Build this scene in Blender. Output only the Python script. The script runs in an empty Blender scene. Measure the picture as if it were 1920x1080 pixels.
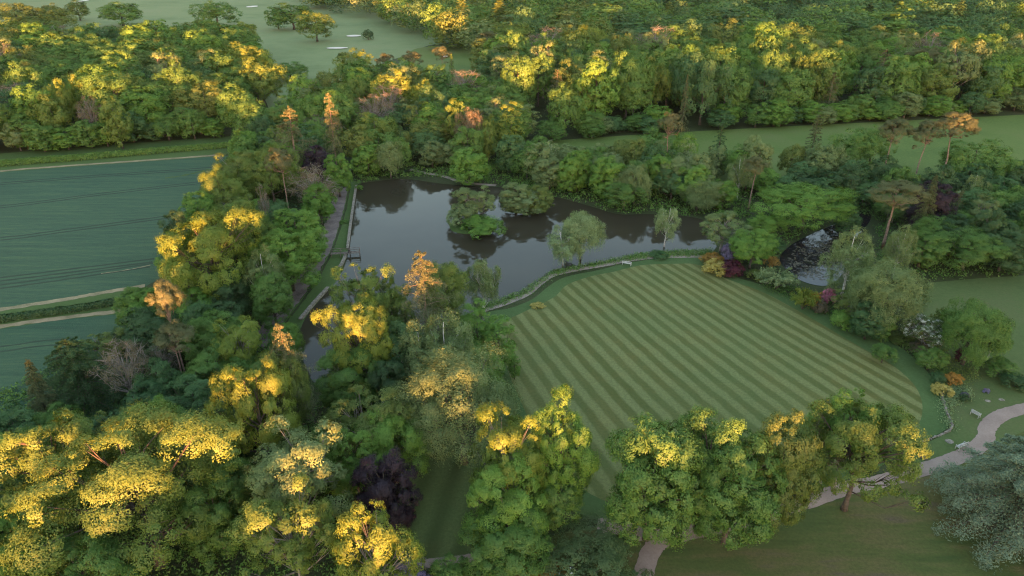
import bpy, math, random
import numpy as np
from mathutils import Vector, noise as mnoise

R = math.radians
scene = bpy.context.scene
COL = scene.collection

# ------------------------------------------------------------------ camera
CAM_H, PITCH, FPX = 62.0, R(27.0), 1281.0
cam_data = bpy.data.cameras.new('camera')
cam = bpy.data.objects.new('camera', cam_data)
COL.objects.link(cam)
cam.location = (0, 0, CAM_H)
cam.rotation_euler = (R(90) - PITCH, 0, 0)
cam_data.sensor_width = 36.0
cam_data.lens = 36.0 * FPX / 1920.0
cam_data.clip_start = 1.0
cam_data.clip_end = 8000.0
scene.camera = cam

# ------------------------------------------------------------------ sky, sun, exposure
SUN_EL, SUN_AZ = R(0.35), R(172.0)          # azimuth measured from +Y, clockwise seen from above: behind the camera
world = bpy.data.worlds.new('World')
scene.world = world
world.use_nodes = True
wn = world.node_tree.nodes
bg = wn['Background']
sky = wn.new('ShaderNodeTexSky')
sky.sky_type = 'NISHITA'
sky.sun_disc = False
sky.sun_elevation = SUN_EL
sky.sun_rotation = SUN_AZ
sky.air_density = 1.0
sky.dust_density = 0.95
sky.ozone_density = 1.05
world.node_tree.links.new(sky.outputs[0], bg.inputs[0])
bg.inputs[1].default_value = 0.15

sun_data = bpy.data.lights.new('sun', 'SUN')
sun = bpy.data.objects.new('sun', sun_data)
COL.objects.link(sun)
sun_data.energy = 2.4
sun_data.angle = R(0.6)
sun_data.color = (1.0, 0.36, 0.13)
sdir = Vector((math.sin(SUN_AZ) * math.cos(SUN_EL), math.cos(SUN_AZ) * math.cos(SUN_EL), math.sin(SUN_EL)))  # towards the sun
sun.rotation_euler = sdir.to_track_quat('Z', 'Y').to_euler()
sun.location = (0, -100, 200)

scene.view_settings.view_transform = 'Standard'
scene.view_settings.look = 'None'
scene.view_settings.gamma = 1.0
scene.view_settings.use_curve_mapping = False
scene.view_settings.exposure = 4.85
scene.cycles.max_bounces = 5
scene.cycles.diffuse_bounces = 2
scene.cycles.glossy_bounces = 2
scene.cycles.transmission_bounces = 3
scene.cycles.volume_bounces = 0
scene.cycles.use_denoising = True
scene.cycles.denoising_prefilter = 'NONE'
# radiance here is small (the exposure lifts it about 35 times), so stray haze samples are clipped early
scene.cycles.sample_clamp_direct = 0.045
scene.cycles.sample_clamp_indirect = 0.03
scene.cycles.use_adaptive_sampling = False
scene.cycles.pixel_filter_type = 'BLACKMAN_HARRIS'
scene.cycles.filter_width = 1.15

# ------------------------------------------------------------------ helpers
def at(px, py, z=0.0):
    """World point at height z that the ray through a photograph position meets."""
    x = (px - 960.0) / FPX
    v = (540.0 - py) / FPX
    d = np.array((x, math.cos(PITCH) + v * math.sin(PITCH), -math.sin(PITCH) + v * math.cos(PITCH)))
    t = (z - CAM_H) / d[2]
    return np.array((0, 0, CAM_H)) + t * d

def depth(p):
    return p[1] * math.cos(PITCH) + (CAM_H - p[2]) * math.sin(PITCH)

def catmull(pts, n=8, closed=False):
    P = [np.array(p, float) for p in pts]
    out = []
    m = len(P)
    for i in range(m if closed else m - 1):
        p0 = P[(i - 1) % m] if (closed or i > 0) else P[i]
        p1, p2 = P[i], P[(i + 1) % m]
        p3 = P[(i + 2) % m] if (closed or i + 2 < m) else p2
        for k in range(n):
            t = k / n
            out.append(0.5 * ((2 * p1) + (-p0 + p2) * t + (2 * p0 - 5 * p1 + 4 * p2 - p3) * t * t + (-p0 + 3 * p1 - 3 * p2 + p3) * t ** 3))
    if not closed:
        out.append(P[-1])
    return out

def link(name, mesh, parent=None, **props):
    o = bpy.data.objects.new(name, mesh)
    COL.objects.link(o)
    if parent is not None:
        o.parent = parent
    for k, v in props.items():
        if v:
            o[k] = v
    return o

def mesh_from(name, verts, faces, mat=None, smooth=False):
    me = bpy.data.meshes.new(name)
    me.from_pydata([tuple(map(float, v)) for v in verts], [], [tuple(int(i) for i in f) for f in faces])
    if mat:
        me.materials.append(mat)
    if smooth:
        me.polygons.foreach_set('use_smooth', [True] * len(me.polygons))
    me.update()
    return me

def quads_mesh(name, V, mats, tone=None, mat_index=None):
    """V: (n, k, 3) array of separate small faces."""
    n, k = V.shape[:2]
    me = bpy.data.meshes.new(name)
    me.vertices.add(n * k)
    me.vertices.foreach_set('co', V.reshape(-1).astype(np.float32))
    me.loops.add(n * k)
    me.loops.foreach_set('vertex_index', np.arange(n * k, dtype=np.int32))
    me.polygons.add(n)
    me.polygons.foreach_set('loop_start', np.arange(0, n * k, k, dtype=np.int32))
    me.polygons.foreach_set('loop_total', np.full(n, k, dtype=np.int32))
    for m in mats:
        me.materials.append(m)
    if mat_index is not None:
        me.polygons.foreach_set('material_index', mat_index.astype(np.int32))
    if tone is not None:
        a = me.attributes.new('tone', 'FLOAT', 'FACE')
        a.data.foreach_set('value', tone.astype(np.float32))
    me.update(calc_edges=True)
    return me

class Geo:
    """Collects tubes, boxes and lumps into one mesh."""
    def __init__(self):
        self.v, self.f = [], []
    def tube(self, pts, rads, sides=6, cap=True):
        pts = [np.array(p, float) for p in pts]
        base = len(self.v)
        for i, (p, r) in enumerate(zip(pts, rads)):
            a = pts[min(i + 1, len(pts) - 1)] - pts[max(i - 1, 0)]
            a /= (np.linalg.norm(a) + 1e-9)
            u = np.cross(a, (0.0, 0.0, 1.0) if abs(a[2]) < 0.9 else (1.0, 0.0, 0.0))
            u /= np.linalg.norm(u)
            w = np.cross(a, u)
            for k in range(sides):
                t = 2 * math.pi * k / sides
                self.v.append(p + r * (math.cos(t) * u + math.sin(t) * w))
        for i in range(len(pts) - 1):
            for k in range(sides):
                a0 = base + i * sides + k
                a1 = base + i * sides + (k + 1) % sides
                self.f.append((a0, a1, a1 + sides, a0 + sides))
        if cap:
            self.f.append(tuple(base + (len(pts) - 1) * sides + k for k in range(sides)))
            self.f.append(tuple(base + sides - 1 - k for k in range(sides)))
    def box(self, c, s, rot=0.0, taper=1.0, jit=0.0, rng=None):
        base = len(self.v)
        ca, sa = math.cos(rot), math.sin(rot)
        for z in (-1, 1):
            for x, y in ((-1, -1), (1, -1), (1, 1), (-1, 1)):
                k = taper if z > 0 else 1.0
                lx, ly, lz = x * s[0] / 2 * k, y * s[1] / 2 * k, z * s[2] / 2
                if rng:
                    lx += rng.uniform(-jit, jit); ly += rng.uniform(-jit, jit); lz += rng.uniform(-jit, jit)
                self.v.append(np.array((c[0] + lx * ca - ly * sa, c[1] + lx * sa + ly * ca, c[2] + lz)))
        b = base
        self.f += [(b + 3, b + 2, b + 1, b), (b + 4, b + 5, b + 6, b + 7), (b, b + 1, b + 5, b + 4), (b + 1, b + 2, b + 6, b + 5),
                   (b + 2, b + 3, b + 7, b + 6), (b + 3, b, b + 4, b + 7)]
    def mesh(self, name, mat, smooth=False):
        return mesh_from(name, self.v, self.f, mat, smooth)

def ribbon(name, pts, width, z, mat, n=8, taper=None, wob=0.0, seed=1, label=None, kind='structure'):
    """A strip of ground along world points."""
    rng = random.Random(seed)
    C = catmull([(p[0], p[1]) for p in pts], n)
    V, F = [], []
    m = len(C)
    for i, c in enumerate(C):
        d = C[min(i + 1, m - 1)] - C[max(i - 1, 0)]
        d /= (np.linalg.norm(d) + 1e-9)
        nrm = np.array((-d[1], d[0]))
        w = width if not callable(width) else width(i / (m - 1))
        for s in (-0.5, -0.17, 0.17, 0.5):
            k = w * s + (rng.uniform(-wob, wob) if abs(s) == 0.5 else 0)
            q = c + nrm * k
            V.append((q[0], q[1], z + (0.012 if abs(s) < 0.3 else 0)))
    for i in range(m - 1):
        for k in range(3):
            a = i * 4 + k
            F.append((a, a + 4, a + 5, a + 1))
    return link(name, mesh_from(name, V, F, mat), kind=kind, label=label)

def sheet(name, px_pts, z, mat, n=6, closed_smooth=True, label=None, kind='structure', world_pts=False):
    P = [(p[0], p[1]) for p in px_pts] if world_pts else [tuple(at(*p)[:2]) for p in px_pts]
    C = catmull(P, n, True) if closed_smooth else [np.array(p) for p in P]
    from mathutils.geometry import tessellate_polygon
    pts = [Vector((c[0], c[1], 0)) for c in C]
    tris = tessellate_polygon([pts])
    V = [(p.x, p.y, z) for p in pts]
    F = []
    for t in tris:
        a, b, c = [pts[i] for i in t]
        F.append(t if (b - a).cross(c - a).z > 0 else (t[0], t[2], t[1]))
    return link(name, mesh_from(name, V, F, mat), kind=kind, label=label)

def inside(poly, x, y):
    c = False
    j = len(poly) - 1
    for i in range(len(poly)):
        xi, yi = poly[i][0], poly[i][1]
        xj, yj = poly[j][0], poly[j][1]
        if (yi > y) != (yj > y) and x < (xj - xi) * (y - yi) / (yj - yi) + xi:
            c = not c
        j = i
    return c

# ------------------------------------------------------------------ materials
class NT:
    def __init__(self, name):
        self.m = bpy.data.materials.new(name)
        self.m.use_nodes = True
        self.t = self.m.node_tree
        self.n = self.t.nodes
        self.bsdf = self.n['Principled BSDF']
        self.out = self.n['Material Output']
    def new(self, typ, **kw):
        nd = self.n.new(typ)
        for k, v in kw.items():
            if k.startswith('i_'):
                nd.inputs[k[2:].replace('_', ' ')].default_value = v
            else:
                setattr(nd, k, v)
        return nd
    def lk(self, a, b):
        self.t.links.new(a, b)
    def pos(self):
        return self.new('ShaderNodeNewGeometry').outputs['Position']
    def noise(self, scale, detail=3.0, vec=None, rough=0.55):
        nd = self.new('ShaderNodeTexNoise')
        nd.inputs['Scale'].default_value = scale
        nd.inputs['Detail'].default_value = detail
        nd.inputs['Roughness'].default_value = rough
        self.lk(vec if vec is not None else self.pos(), nd.inputs['Vector'])
        return nd.outputs['Fac']
    def ramp(self, fac, stops):
        nd = self.new('ShaderNodeValToRGB')
        e = nd.color_ramp.elements
        e[0].position, e[0].color = stops[0][0], (*stops[0][1], 1)
        e[1].position, e[1].color = stops[-1][0], (*stops[-1][1], 1)
        for p, c in stops[1:-1]:
            x = e.new(p)
            x.color = (*c, 1)
        self.lk(fac, nd.inputs[0])
        return nd.outputs[0]
    def mix(self, fac, a, b, mode='MIX'):
        nd = self.new('ShaderNodeMix', data_type='RGBA', blend_type=mode)
        for s, v in ((0, fac), (6, a), (7, b)):
            if isinstance(v, (int, float)):
                nd.inputs[s].default_value = v
            elif isinstance(v, tuple):
                nd.inputs[s].default_value = (*v, 1)
            else:
                self.lk(v, nd.inputs[s])
        return nd.outputs[2]
    def math(self, op, a, b=0.0):
        nd = self.new('ShaderNodeMath', operation=op)
        for s, v in ((0, a), (1, b)):
            if isinstance(v, (int, float)):
                nd.inputs[s].default_value = v
            else:
                self.lk(v, nd.inputs[s])
        return nd.outputs[0]
    def map(self, x, a, b, c, d):
        nd = self.new('ShaderNodeMapRange')
        self.lk(x, nd.inputs[0])
        for i, v in enumerate((a, b, c, d)):
            nd.inputs[i + 1].default_value = v
        return nd.outputs[0]
    def color(self, c):
        self.lk(c, self.bsdf.inputs['Base Color'])
    def bump(self, h, strength=0.5, dist=0.1):
        nd = self.new('ShaderNodeBump')
        nd.inputs['Strength'].default_value = strength
        nd.inputs['Distance'].default_value = dist
        self.lk(h, nd.inputs['Height'])
        self.lk(nd.outputs[0], self.bsdf.inputs['Normal'])
    def rough(self, r, spec=0.2):
        self.bsdf.inputs['Roughness'].default_value = r
        self.bsdf.inputs['Specular IOR Level'].default_value = spec

def leaf_mat(name, a, b, trans=0.2, objvar=0.35, tip=None):
    """Foliage: the colour wanders between a and b by leaf sprig and by tree."""
    a, b = (tuple(min(k * 1.1, 0.6) for k in ((c[0] * 0.98, c[1] * 1.04, c[2] * 0.78) if c[1] > c[0] else c)) for c in (a, b))
    t = NT(name)
    tone = t.new('ShaderNodeAttribute', attribute_name='tone').outputs['Fac']
    rnd = t.new('ShaderNodeObjectInfo').outputs['Random']
    f = t.math('ADD', t.math('MULTIPLY', tone, 0.75), t.math('MULTIPLY', rnd, objvar))
    f = t.math('SUBTRACT', f, objvar * 0.35)
    nd = t.new('ShaderNodeClamp')
    t.lk(f, nd.inputs[0])
    col = t.mix(nd.outputs[0], a, b)
    if tip:
        m = t.new('ShaderNodeMath', operation='GREATER_THAN')
        t.lk(tone, m.inputs[0]); m.inputs[1].default_value = tip[1]
        col = t.mix(m.outputs[0], col, tip[0])
    d = t.new('ShaderNodeBsdfDiffuse')
    tr = t.new('ShaderNodeBsdfTranslucent')
    gl = t.new('ShaderNodeBsdfGlossy')
    gl.inputs['Roughness'].default_value = 0.55
    gl.inputs['Color'].default_value = (0.5, 0.5, 0.5, 1)
    t.lk(col, d.inputs[0]); t.lk(t.mix(1.0, col, (1.2, 1.08, 0.6), 'MULTIPLY'), tr.inputs[0])
    m1 = t.new('ShaderNodeMixShader'); m1.inputs[0].default_value = trans
    t.lk(d.outputs[0], m1.inputs[1]); t.lk(tr.outputs[0], m1.inputs[2])
    m2 = t.new('ShaderNodeMixShader'); m2.inputs[0].default_value = 0.03
    t.lk(m1.outputs[0], m2.inputs[1]); t.lk(gl.outputs[0], m2.inputs[2])
    t.lk(m2.outputs[0], t.out.inputs[0])
    t.n.remove(t.bsdf)
    return t.m

LEAF = {
    'mid':    leaf_mat('leaf_mid_green', (0.036, 0.084, 0.022), (0.088, 0.160, 0.042)),
    'fresh':  leaf_mat('leaf_fresh_green', (0.048, 0.088, 0.020), (0.105, 0.148, 0.038)),
    'bright': leaf_mat('leaf_bright_green', (0.046, 0.112, 0.022), (0.108, 0.190, 0.040)),
    'dark':   leaf_mat('leaf_dark_green', (0.020, 0.048, 0.023), (0.048, 0.092, 0.040)),
    'grey':   leaf_mat('leaf_grey_green', (0.062, 0.100, 0.046), (0.130, 0.172, 0.086)),
    'olive':  leaf_mat('leaf_olive', (0.048, 0.076, 0.020), (0.105, 0.140, 0.042)),
    'teal':   leaf_mat('leaf_deep_blue_green', (0.025, 0.064, 0.031), (0.062, 0.124, 0.052)),
    'blue':   leaf_mat('needle_blue_green', (0.070, 0.104, 0.085), (0.150, 0.196, 0.168), trans=0.1),
    'purple': leaf_mat('leaf_purple', (0.013, 0.010, 0.016), (0.032, 0.020, 0.031)),
    'rust':   leaf_mat('needle_rusty', (0.047, 0.058, 0.034), (0.082, 0.096, 0.056), trans=0.15),
    'pine':   leaf_mat('needle_pine', (0.040, 0.056, 0.030), (0.090, 0.098, 0.052), trans=0.12),
    'twig':   leaf_mat('leaf_sparse_brown', (0.060, 0.055, 0.035), (0.110, 0.098, 0.060)),
    'lime':   leaf_mat('leaf_lime_yellow', (0.070, 0.112, 0.020), (0.135, 0.168, 0.034)),
    'gold':   leaf_mat('leaf_gold_variegated', (0.170, 0.160, 0.030), (0.42, 0.36, 0.10), tip=((0.5, 0.45, 0.2), 0.85)),
    'orange': leaf_mat('blossom_orange', (0.110, 0.090, 0.022), (0.34, 0.17, 0.03)),
    'wine':   leaf_mat('leaf_wine_red', (0.030, 0.007, 0.014), (0.070, 0.014, 0.028)),
    'lilac':  leaf_mat('blossom_lilac', (0.085, 0.075, 0.130), (0.20, 0.175, 0.30)),
    'pink':   leaf_mat('blossom_pink', (0.10, 0.085, 0.045), (0.50, 0.115, 0.28)),
    'white':  leaf_mat('blossom_white', (0.055, 0.085, 0.035), (0.11, 0.15, 0.075), tip=((0.62, 0.64, 0.60), 0.70)),
    'silver': leaf_mat('leaf_silver_green', (0.075, 0.118, 0.060), (0.185, 0.245, 0.150)),
    'laurel': leaf_mat('leaf_evergreen_speckled', (0.034, 0.062, 0.028), (0.088, 0.125, 0.062), tip=((0.36, 0.37, 0.34), 0.975)),
}

def bark_mat(name, a, b):
    t = NT(name)
    t.color(t.ramp(t.noise(2.2, 4), [(0.3, a), (0.7, b)]))
    t.bump(t.noise(9.0, 3), 0.6, 0.05)
    t.rough(0.9)
    return t.m
BARK = {'brown': bark_mat('bark_brown', (0.040, 0.034, 0.028), (0.085, 0.075, 0.062)),
        'grey': bark_mat('bark_grey', (0.11, 0.10, 0.09), (0.21, 0.20, 0.185)),
        'pink': bark_mat('bark_pinkish', (0.10, 0.072, 0.055), (0.20, 0.15, 0.12)),
        'white': bark_mat('bark_white', (0.22, 0.21, 0.195), (0.62, 0.61, 0.58))}

# ------------------------------------------------------------------ tree shapes
def unit(v):
    return v / (np.linalg.norm(v, axis=-1, keepdims=True) + 1e-9)

def leaf_quads(P, N, S, rg, asp=0.5):
    """Pointed leaf sprigs at P, facing N, half-length S."""
    T = unit(np.cross(N, unit(rg.normal(size=P.shape))))
    B = np.cross(N, T)
    S = S[:, None]
    return np.stack([P + T * S, P - T * S * 0.7 + B * S * asp * 1.1, P - T * S * 0.7 - B * S * asp * 1.1], axis=1)

UP = np.array((0.0, 0.0, 1.0))

def dome_clumps(rg, H, W, base, ncl, cr=0.17, inner=0.15, flat=1.0, low=-0.7, irr=0.16, power=1.0):
    zc, rz, rx = H * (1 + base) / 2, H * (1 - base) / 2, W / 2
    C, Rc, D = [], [], []
    ph = rg.uniform(0, 6.28, 6)
    for i in range(ncl):
        z = 1 - (i + 0.5) / ncl * (1 - low)
        a = i * 2.39996 + rg.normal() * 0.35
        z = np.clip(z + rg.normal() * 0.06, low, 0.99)
        h = math.sqrt(1 - z * z) ** power
        d = np.array((h * math.cos(a), h * math.sin(a), z))
        r = rg.uniform(0.70, 0.86) if rg.uniform() > inner else rg.uniform(0.25, 0.55)
        r *= 1 + irr * (math.sin(2 * a + ph[0]) * 0.6 + math.sin(3 * a + ph[1] + 2 * z) * 0.5 + rg.normal() * 0.5)
        rc = W * cr * rg.uniform(0.75, 1.28)
        C.append((d[0] * rx * r, d[1] * rx * r, min(zc + d[2] * rz * r, H - rc * 0.55 * flat)))
        Rc.append(rc)
        D.append(d)
    return np.array(C), np.array(Rc), np.array(D)

def clump_leaves(rg, C, Rc, D, nleaf, ls, flat=0.8, puffs=20, asp=0.5, prad=0.36, up=0.35):
    w = Rc ** 2
    w = w / w.sum()
    n_p = max(len(C) * puffs, 1)
    ci = rg.choice(len(C), n_p, p=w)
    pd = unit(rg.normal(size=(n_p, 3)) + D[ci] * 0.75 + UP * up)
    pp = C[ci] + pd * Rc[ci, None] * rg.uniform(0.68, 1.02, (n_p, 1)) * np.array((1, 1, flat))
    prd = Rc[ci] * prad * rg.uniform(0.65, 1.35, n_p)
    pt = rg.uniform(0, 1, n_p)
    li = rg.integers(0, n_p, nleaf)
    ld = unit(rg.normal(size=(nleaf, 3)) + pd[li] * 0.6)
    lp = pp[li] + ld * prd[li, None] * rg.uniform(0.35, 1.10, (nleaf, 1)) * np.array((1, 1, 0.8))
    N = unit(ld * 0.55 + pd[li] * 0.75 + D[ci[li]] * 0.25 + rg.normal(size=(nleaf, 3)) * 0.20 + UP * 0.25)
    S = ls * rg.uniform(0.65, 1.35, nleaf)
    tone = np.clip(pt[li] * 0.65 + rg.uniform(0, 0.35, nleaf), 0, 1)
    return leaf_quads(lp, N, S, rg, asp), tone

def limbs(g, rg, H, C, base, r0, n, lean=(0, 0), sides=5, top=0.8):
    """Trunk and main limbs reaching for the clumps."""
    zt = H * top
    k = 7
    tr = [np.array((lean[0] * (i / k) ** 1.5 + math.sin(i * 1.7 + r0 * 9) * r0 * 0.35 * (i > 0), lean[1] * (i / k) ** 1.5 + math.cos(i * 2.1) * r0 * 0.35 * (i > 0), zt * i / k)) for i in range(k + 1)]
    rad = [r0 * (1.35 if i == 0 else 1.0) * (1 - 0.82 * i / k) for i in range(k + 1)]
    g.tube(tr, rad, 8)
    pick = rg.permutation(len(C))[:n]
    for i in pick:
        c = C[i]
        zb = np.clip(c[2] * rg.uniform(0.45, 0.75), H * max(base * 0.8, 0.12), zt * 0.92)
        u = zb / zt * k
        a = tr[int(u)] + (tr[min(int(u) + 1, k)] - tr[int(u)]) * (u - int(u))
        mid = a * 0.45 + c * 0.55 + np.array((0, 0, -0.06 * H * rg.uniform(-0.6, 1))) + rg.normal(size=3) * 0.02 * H
        r = r0 * rg.uniform(0.22, 0.42)
        e = c * 1.0
        g.tube([a, a * 0.7 + mid * 0.3, mid, e * 0.6 + mid * 0.4, e], [r, r * 0.85, r * 0.6, r * 0.4, r * 0.15], sides)
        for _ in range(2):
            e2 = c + rg.normal(size=3) * H * 0.03
            g.tube([mid, (mid + e2) / 2 + rg.normal(size=3) * 0.1, e2], [r * 0.45, r * 0.28, r * 0.08], 4, False)

def strand_leaves(rg, C, Rc, H, W, nstr, per, ls, droop):
    """Hanging sprays falling from the outside of a crown."""
    ci = rg.integers(0, len(C), nstr)
    d = unit(rg.normal(size=(nstr, 3)) + UP * 0.9 + unit(C[ci] * np.array((1, 1, 0.01))) * 0.7)
    o = C[ci] + d * Rc[ci, None] * rg.uniform(0.6, 1.0, (nstr, 1))
    L = droop * H * rg.uniform(0.45, 1.25, nstr)
    L = np.minimum(L, o[:, 2] * 0.88)
    out = unit(o * np.array((1, 1, 0.0)) + 1e-6)
    u = rg.uniform(0, 1, (nstr, per))
    P = o[:, None, :] + out[:, None, :] * (np.sqrt(u) * 0.16 * L[:, None])[..., None] - UP * (u * L[:, None])[..., None]
    P = P + rg.normal(size=P.shape) * 0.10
    P = P.reshape(-1, 3)
    n = len(P)
    N = unit(np.repeat(out, per, 0) * 0.8 + rg.normal(size=(n, 3)) * 0.6 + UP * 0.25)
    tone = np.clip(np.repeat(rg.uniform(0, 1, nstr), per) * 0.7 + rg.uniform(0, 0.3, n), 0, 1)
    return leaf_quads(P, N, ls * rg.uniform(0.7, 1.3, n), rg, 0.42), tone

def spray_leaves(rg, br, per, ls, asp=0.38, thick=0.06):
    """Needle sprays along branches: br rows are origin(3), azimuth, length, rise, droop, spread."""
    Q, T = [], []
    br = np.array(br)
    nb = len(br)
    u = rg.uniform(0.0, 1, (nb, per)) ** 0.6
    az = br[:, 3:4]
    L = br[:, 4:5]
    lat = rg.normal(size=(nb, per)) * br[:, 7:8] * L * (1.05 - u) ** 0.6 * (0.25 + u)
    x = br[:, 0:1] + np.cos(az) * L * u - np.sin(az) * lat
    y = br[:, 1:2] + np.sin(az) * L * u + np.cos(az) * lat
    z = br[:, 2:3] + L * (br[:, 5:6] * u - br[:, 6:7] * u * u) + rg.normal(size=(nb, per)) * thick * L - np.abs(lat) * 0.25
    P = np.stack([x, y, z], -1).reshape(-1, 3)
    n = len(P)
    outv = np.stack([np.cos(az) + 0 * u, np.sin(az) + 0 * u, 0 * u], -1).reshape(-1, 3)
    N = unit(UP * 0.8 + rg.normal(size=(n, 3)) * 0.55 + outv * 0.35)
    tone = np.clip(np.repeat(rg.uniform(0, 1, nb), per) * 0.6 + rg.uniform(0, 0.4, n), 0, 1)
    return leaf_quads(P, N, ls * rg.uniform(0.6, 1.4, n), rg, asp), tone

PROTO = {}          # kind -> list of (crown mesh, trunk mesh, native height, native width) near, and far

def build_shape(kind, seed, lod):
    """One tree shape: crown quads, tone, trunk geometry."""
    rg = np.random.default_rng(seed * 17 + 5)
    g = Geo()
    k = {0: 1.7, 1: 0.36, -1: 3.4}[lod]
    big = {0: 0.70, 1: 1.40, -1: 0.47}[lod]
    lod = max(lod, 0)
    def nl(n):
        return int(n * k)
    nlim = 1.0 if lod == 0 else 0.35
    if kind == 'oak':
        H, W = 17.0, 15.0
        C, Rc, D = dome_clumps(rg, H, W, 0.20 if lod == 0 else 0.06, 46, 0.150, irr=0.2, power=1.0 if lod == 0 else 0.8)
        Q, T = clump_leaves(rg, C, Rc, D, nl(34000), 0.20 * big)
        limbs(g, rg, H, C, 0.2, 0.42, int(22 * nlim))
    elif kind == 'maple':
        H, W = 17.0, 15.0
        C, Rc, D = dome_clumps(rg, H, W, 0.16, 52, 0.112, inner=0.12, irr=0.26, low=-0.65)
        Q, T = clump_leaves(rg, C, Rc, D, nl(34000), 0.19 * big, puffs=20, prad=0.40)
        limbs(g, rg, H, C, 0.2, 0.42, int(30 * nlim))
    elif kind == 'lime':
        H, W = 17.0, 11.5
        C, Rc, D = dome_clumps(rg, H, W, 0.04, 64, 0.150, low=-0.92, irr=0.12, power=0.7)
        Q, T = clump_leaves(rg, C, Rc, D, nl(36000), 0.20 * big, puffs=22)
        limbs(g, rg, H, C, 0.1, 0.38, int(16 * nlim))
    elif kind == 'ash':
        H, W = 17.0, 12.5
        C, Rc, D = dome_clumps(rg, H, W, 0.22, 44, 0.120, inner=0.1, irr=0.32, low=-0.6)
        Q, T = clump_leaves(rg, C, Rc, D, nl(21000), 0.20 * big, puffs=16, prad=0.42)
        limbs(g, rg, H, C, 0.2, 0.36, int(40 * max(nlim, 0.5)))
    elif kind == 'poplar':
        H, W = 17.0, 7.0
        C, Rc, D = dome_clumps(rg, H, W, 0.05, 40, 0.20, low=-0.95, irr=0.2)
        Q, T = clump_leaves(rg, C, Rc, D, nl(17000), 0.18 * big, puffs=18, up=0.7)
        limbs(g, rg, H, C, 0.08, 0.26, int(14 * nlim))
    elif kind == 'birch':
        H, W = 15.0, 7.0
        C, Rc, D = dome_clumps(rg, H, W, 0.18, 34, 0.15, low=-0.8, irr=0.3)
        Q1, T1 = clump_leaves(rg, C, Rc, D, nl(6000), 0.14 * big, puffs=14)
        Q2, T2 = strand_leaves(rg, C, Rc, H, W, int(900 * (1 if lod == 0 else 0.5)), 26 if lod == 0 else 11, 0.14 * big, 0.15)
        Q, T = np.concatenate([Q1, Q2]), np.concatenate([T1, T2])
        limbs(g, rg, H, C, 0.15, 0.19, int(22 * nlim), lean=rg.normal(size=2) * 0.5, top=0.9)
    elif kind == 'willow':
        H, W = 14.0, 12.0
        C, Rc, D = dome_clumps(rg, H, W, 0.16, 46, 0.17, low=-0.6, irr=0.2)
        Q1, T1 = clump_leaves(rg, C, Rc, D, nl(15000), 0.17 * big, puffs=18)
        Q2, T2 = strand_leaves(rg, C, Rc, H, W, int(1900 * (1 if lod == 0 else 0.45)), 28 if lod == 0 else 12, 0.16 * big, 0.17)
        Q, T = np.concatenate([Q1, Q2]), np.concatenate([T1, T2])
        limbs(g, rg, H, C, 0.15, 0.36, int(26 * nlim))
    elif kind == 'pine':
        H, W = 21.0, 8.0
        C, Rc, D = dome_clumps(rg, H, W, 0.70, 20, 0.18, low=-0.45, inner=0.3, irr=0.2)
        ex = np.array([(math.cos(a) * rr, math.sin(a) * rr, z) for a, rr, z in zip(rg.uniform(0, 6.28, 3), rg.uniform(0.9, 2.6, 3), rg.uniform(0.62, 0.76, 3) * H)])
        C = np.concatenate([C, ex]); Rc = np.concatenate([Rc, np.full(3, W * 0.11)]); D = np.concatenate([D, unit(ex * np.array((1, 1, 0)))])
        Q, T = clump_leaves(rg, C, Rc, D, nl(19000), 0.15 * big, flat=0.75, puffs=18, asp=0.4, up=0.6)
        limbs(g, rg, H, C, 0.86, 0.27, 20, lean=rg.normal(size=2) * 0.6, top=0.95)
    elif kind == 'spruce':
        H, W = 17.0, 7.0
        br = []
        nb = 150 if lod == 0 else 70
        for i in range(nb):
            t = 0.04 + 0.95 * (i / nb)
            L = W / 2 * (1 - t) ** 0.8 * rg.uniform(0.72, 1.12) + 0.25
            br.append((0, 0, t * H, i * 2.39996 + rg.normal() * 0.3, L, rg.uniform(-0.1, 0.25), 0.35, 0.20))
        Q, T = spray_leaves(rg, br, 190 if lod == 0 else 50, 0.16 * big, thick=0.07)
        g.tube([(0, 0, 0), (0, 0, H * 0.5), (0, 0, H * 0.98)], [0.28, 0.16, 0.02], 7)
    elif kind == 'larch':
        H, W = 19.0, 8.0
        br = []
        nb = 90 if lod == 0 else 50
        for i in range(nb):
            t = 0.22 + 0.77 * (i / nb)
            L = W / 2 * min(1.0, (1.05 - t) * 1.9) * rg.uniform(0.6, 1.2) + 0.35
            br.append((0, 0, t * H, i * 2.39996 + rg.normal() * 0.5, L, rg.uniform(-0.1, 0.45), rg.uniform(0.1, 0.4), 0.17))
        Q, T = spray_leaves(rg, br, 240 if lod == 0 else 120, 0.15 * big, thick=0.09)
        g.tube([(0, 0, 0), (0.1, 0, H * 0.5), (0, 0, H * 0.97)], [0.27, 0.17, 0.03], 7)
        for b in br[::2]:
            e = np.array((math.cos(b[3]) * b[4] * 0.85, math.sin(b[3]) * b[4] * 0.85, b[2] + b[4] * (b[5] - b[6]) * 0.8))
            g.tube([(0, 0, b[2]), e * 0.5 + np.array((0, 0, b[2])) * 0.5 + np.array((0, 0, 0.08)), e], [0.06, 0.045, 0.015], 4, False)
    elif kind == 'cedar':
        H, W = 17.0, 16.0
        br = []
        nb = 130 if lod == 0 else 60
        for i in range(nb):
            t = 0.03 + 0.96 * (i / nb)
            L = W / 2 * (1 - t ** 1.7) ** 0.75 * rg.uniform(0.72, 1.08) + 0.4
            br.append((0, 0, t * H * 0.96, i * 2.39996 + rg.normal() * 0.35, L, rg.uniform(0.05, 0.35), rg.uniform(0.15, 0.40), 0.16))
        Q, T = spray_leaves(rg, br, 600 if lod == 0 else 80, 0.20 * big, asp=0.34, thick=0.035)
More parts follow.
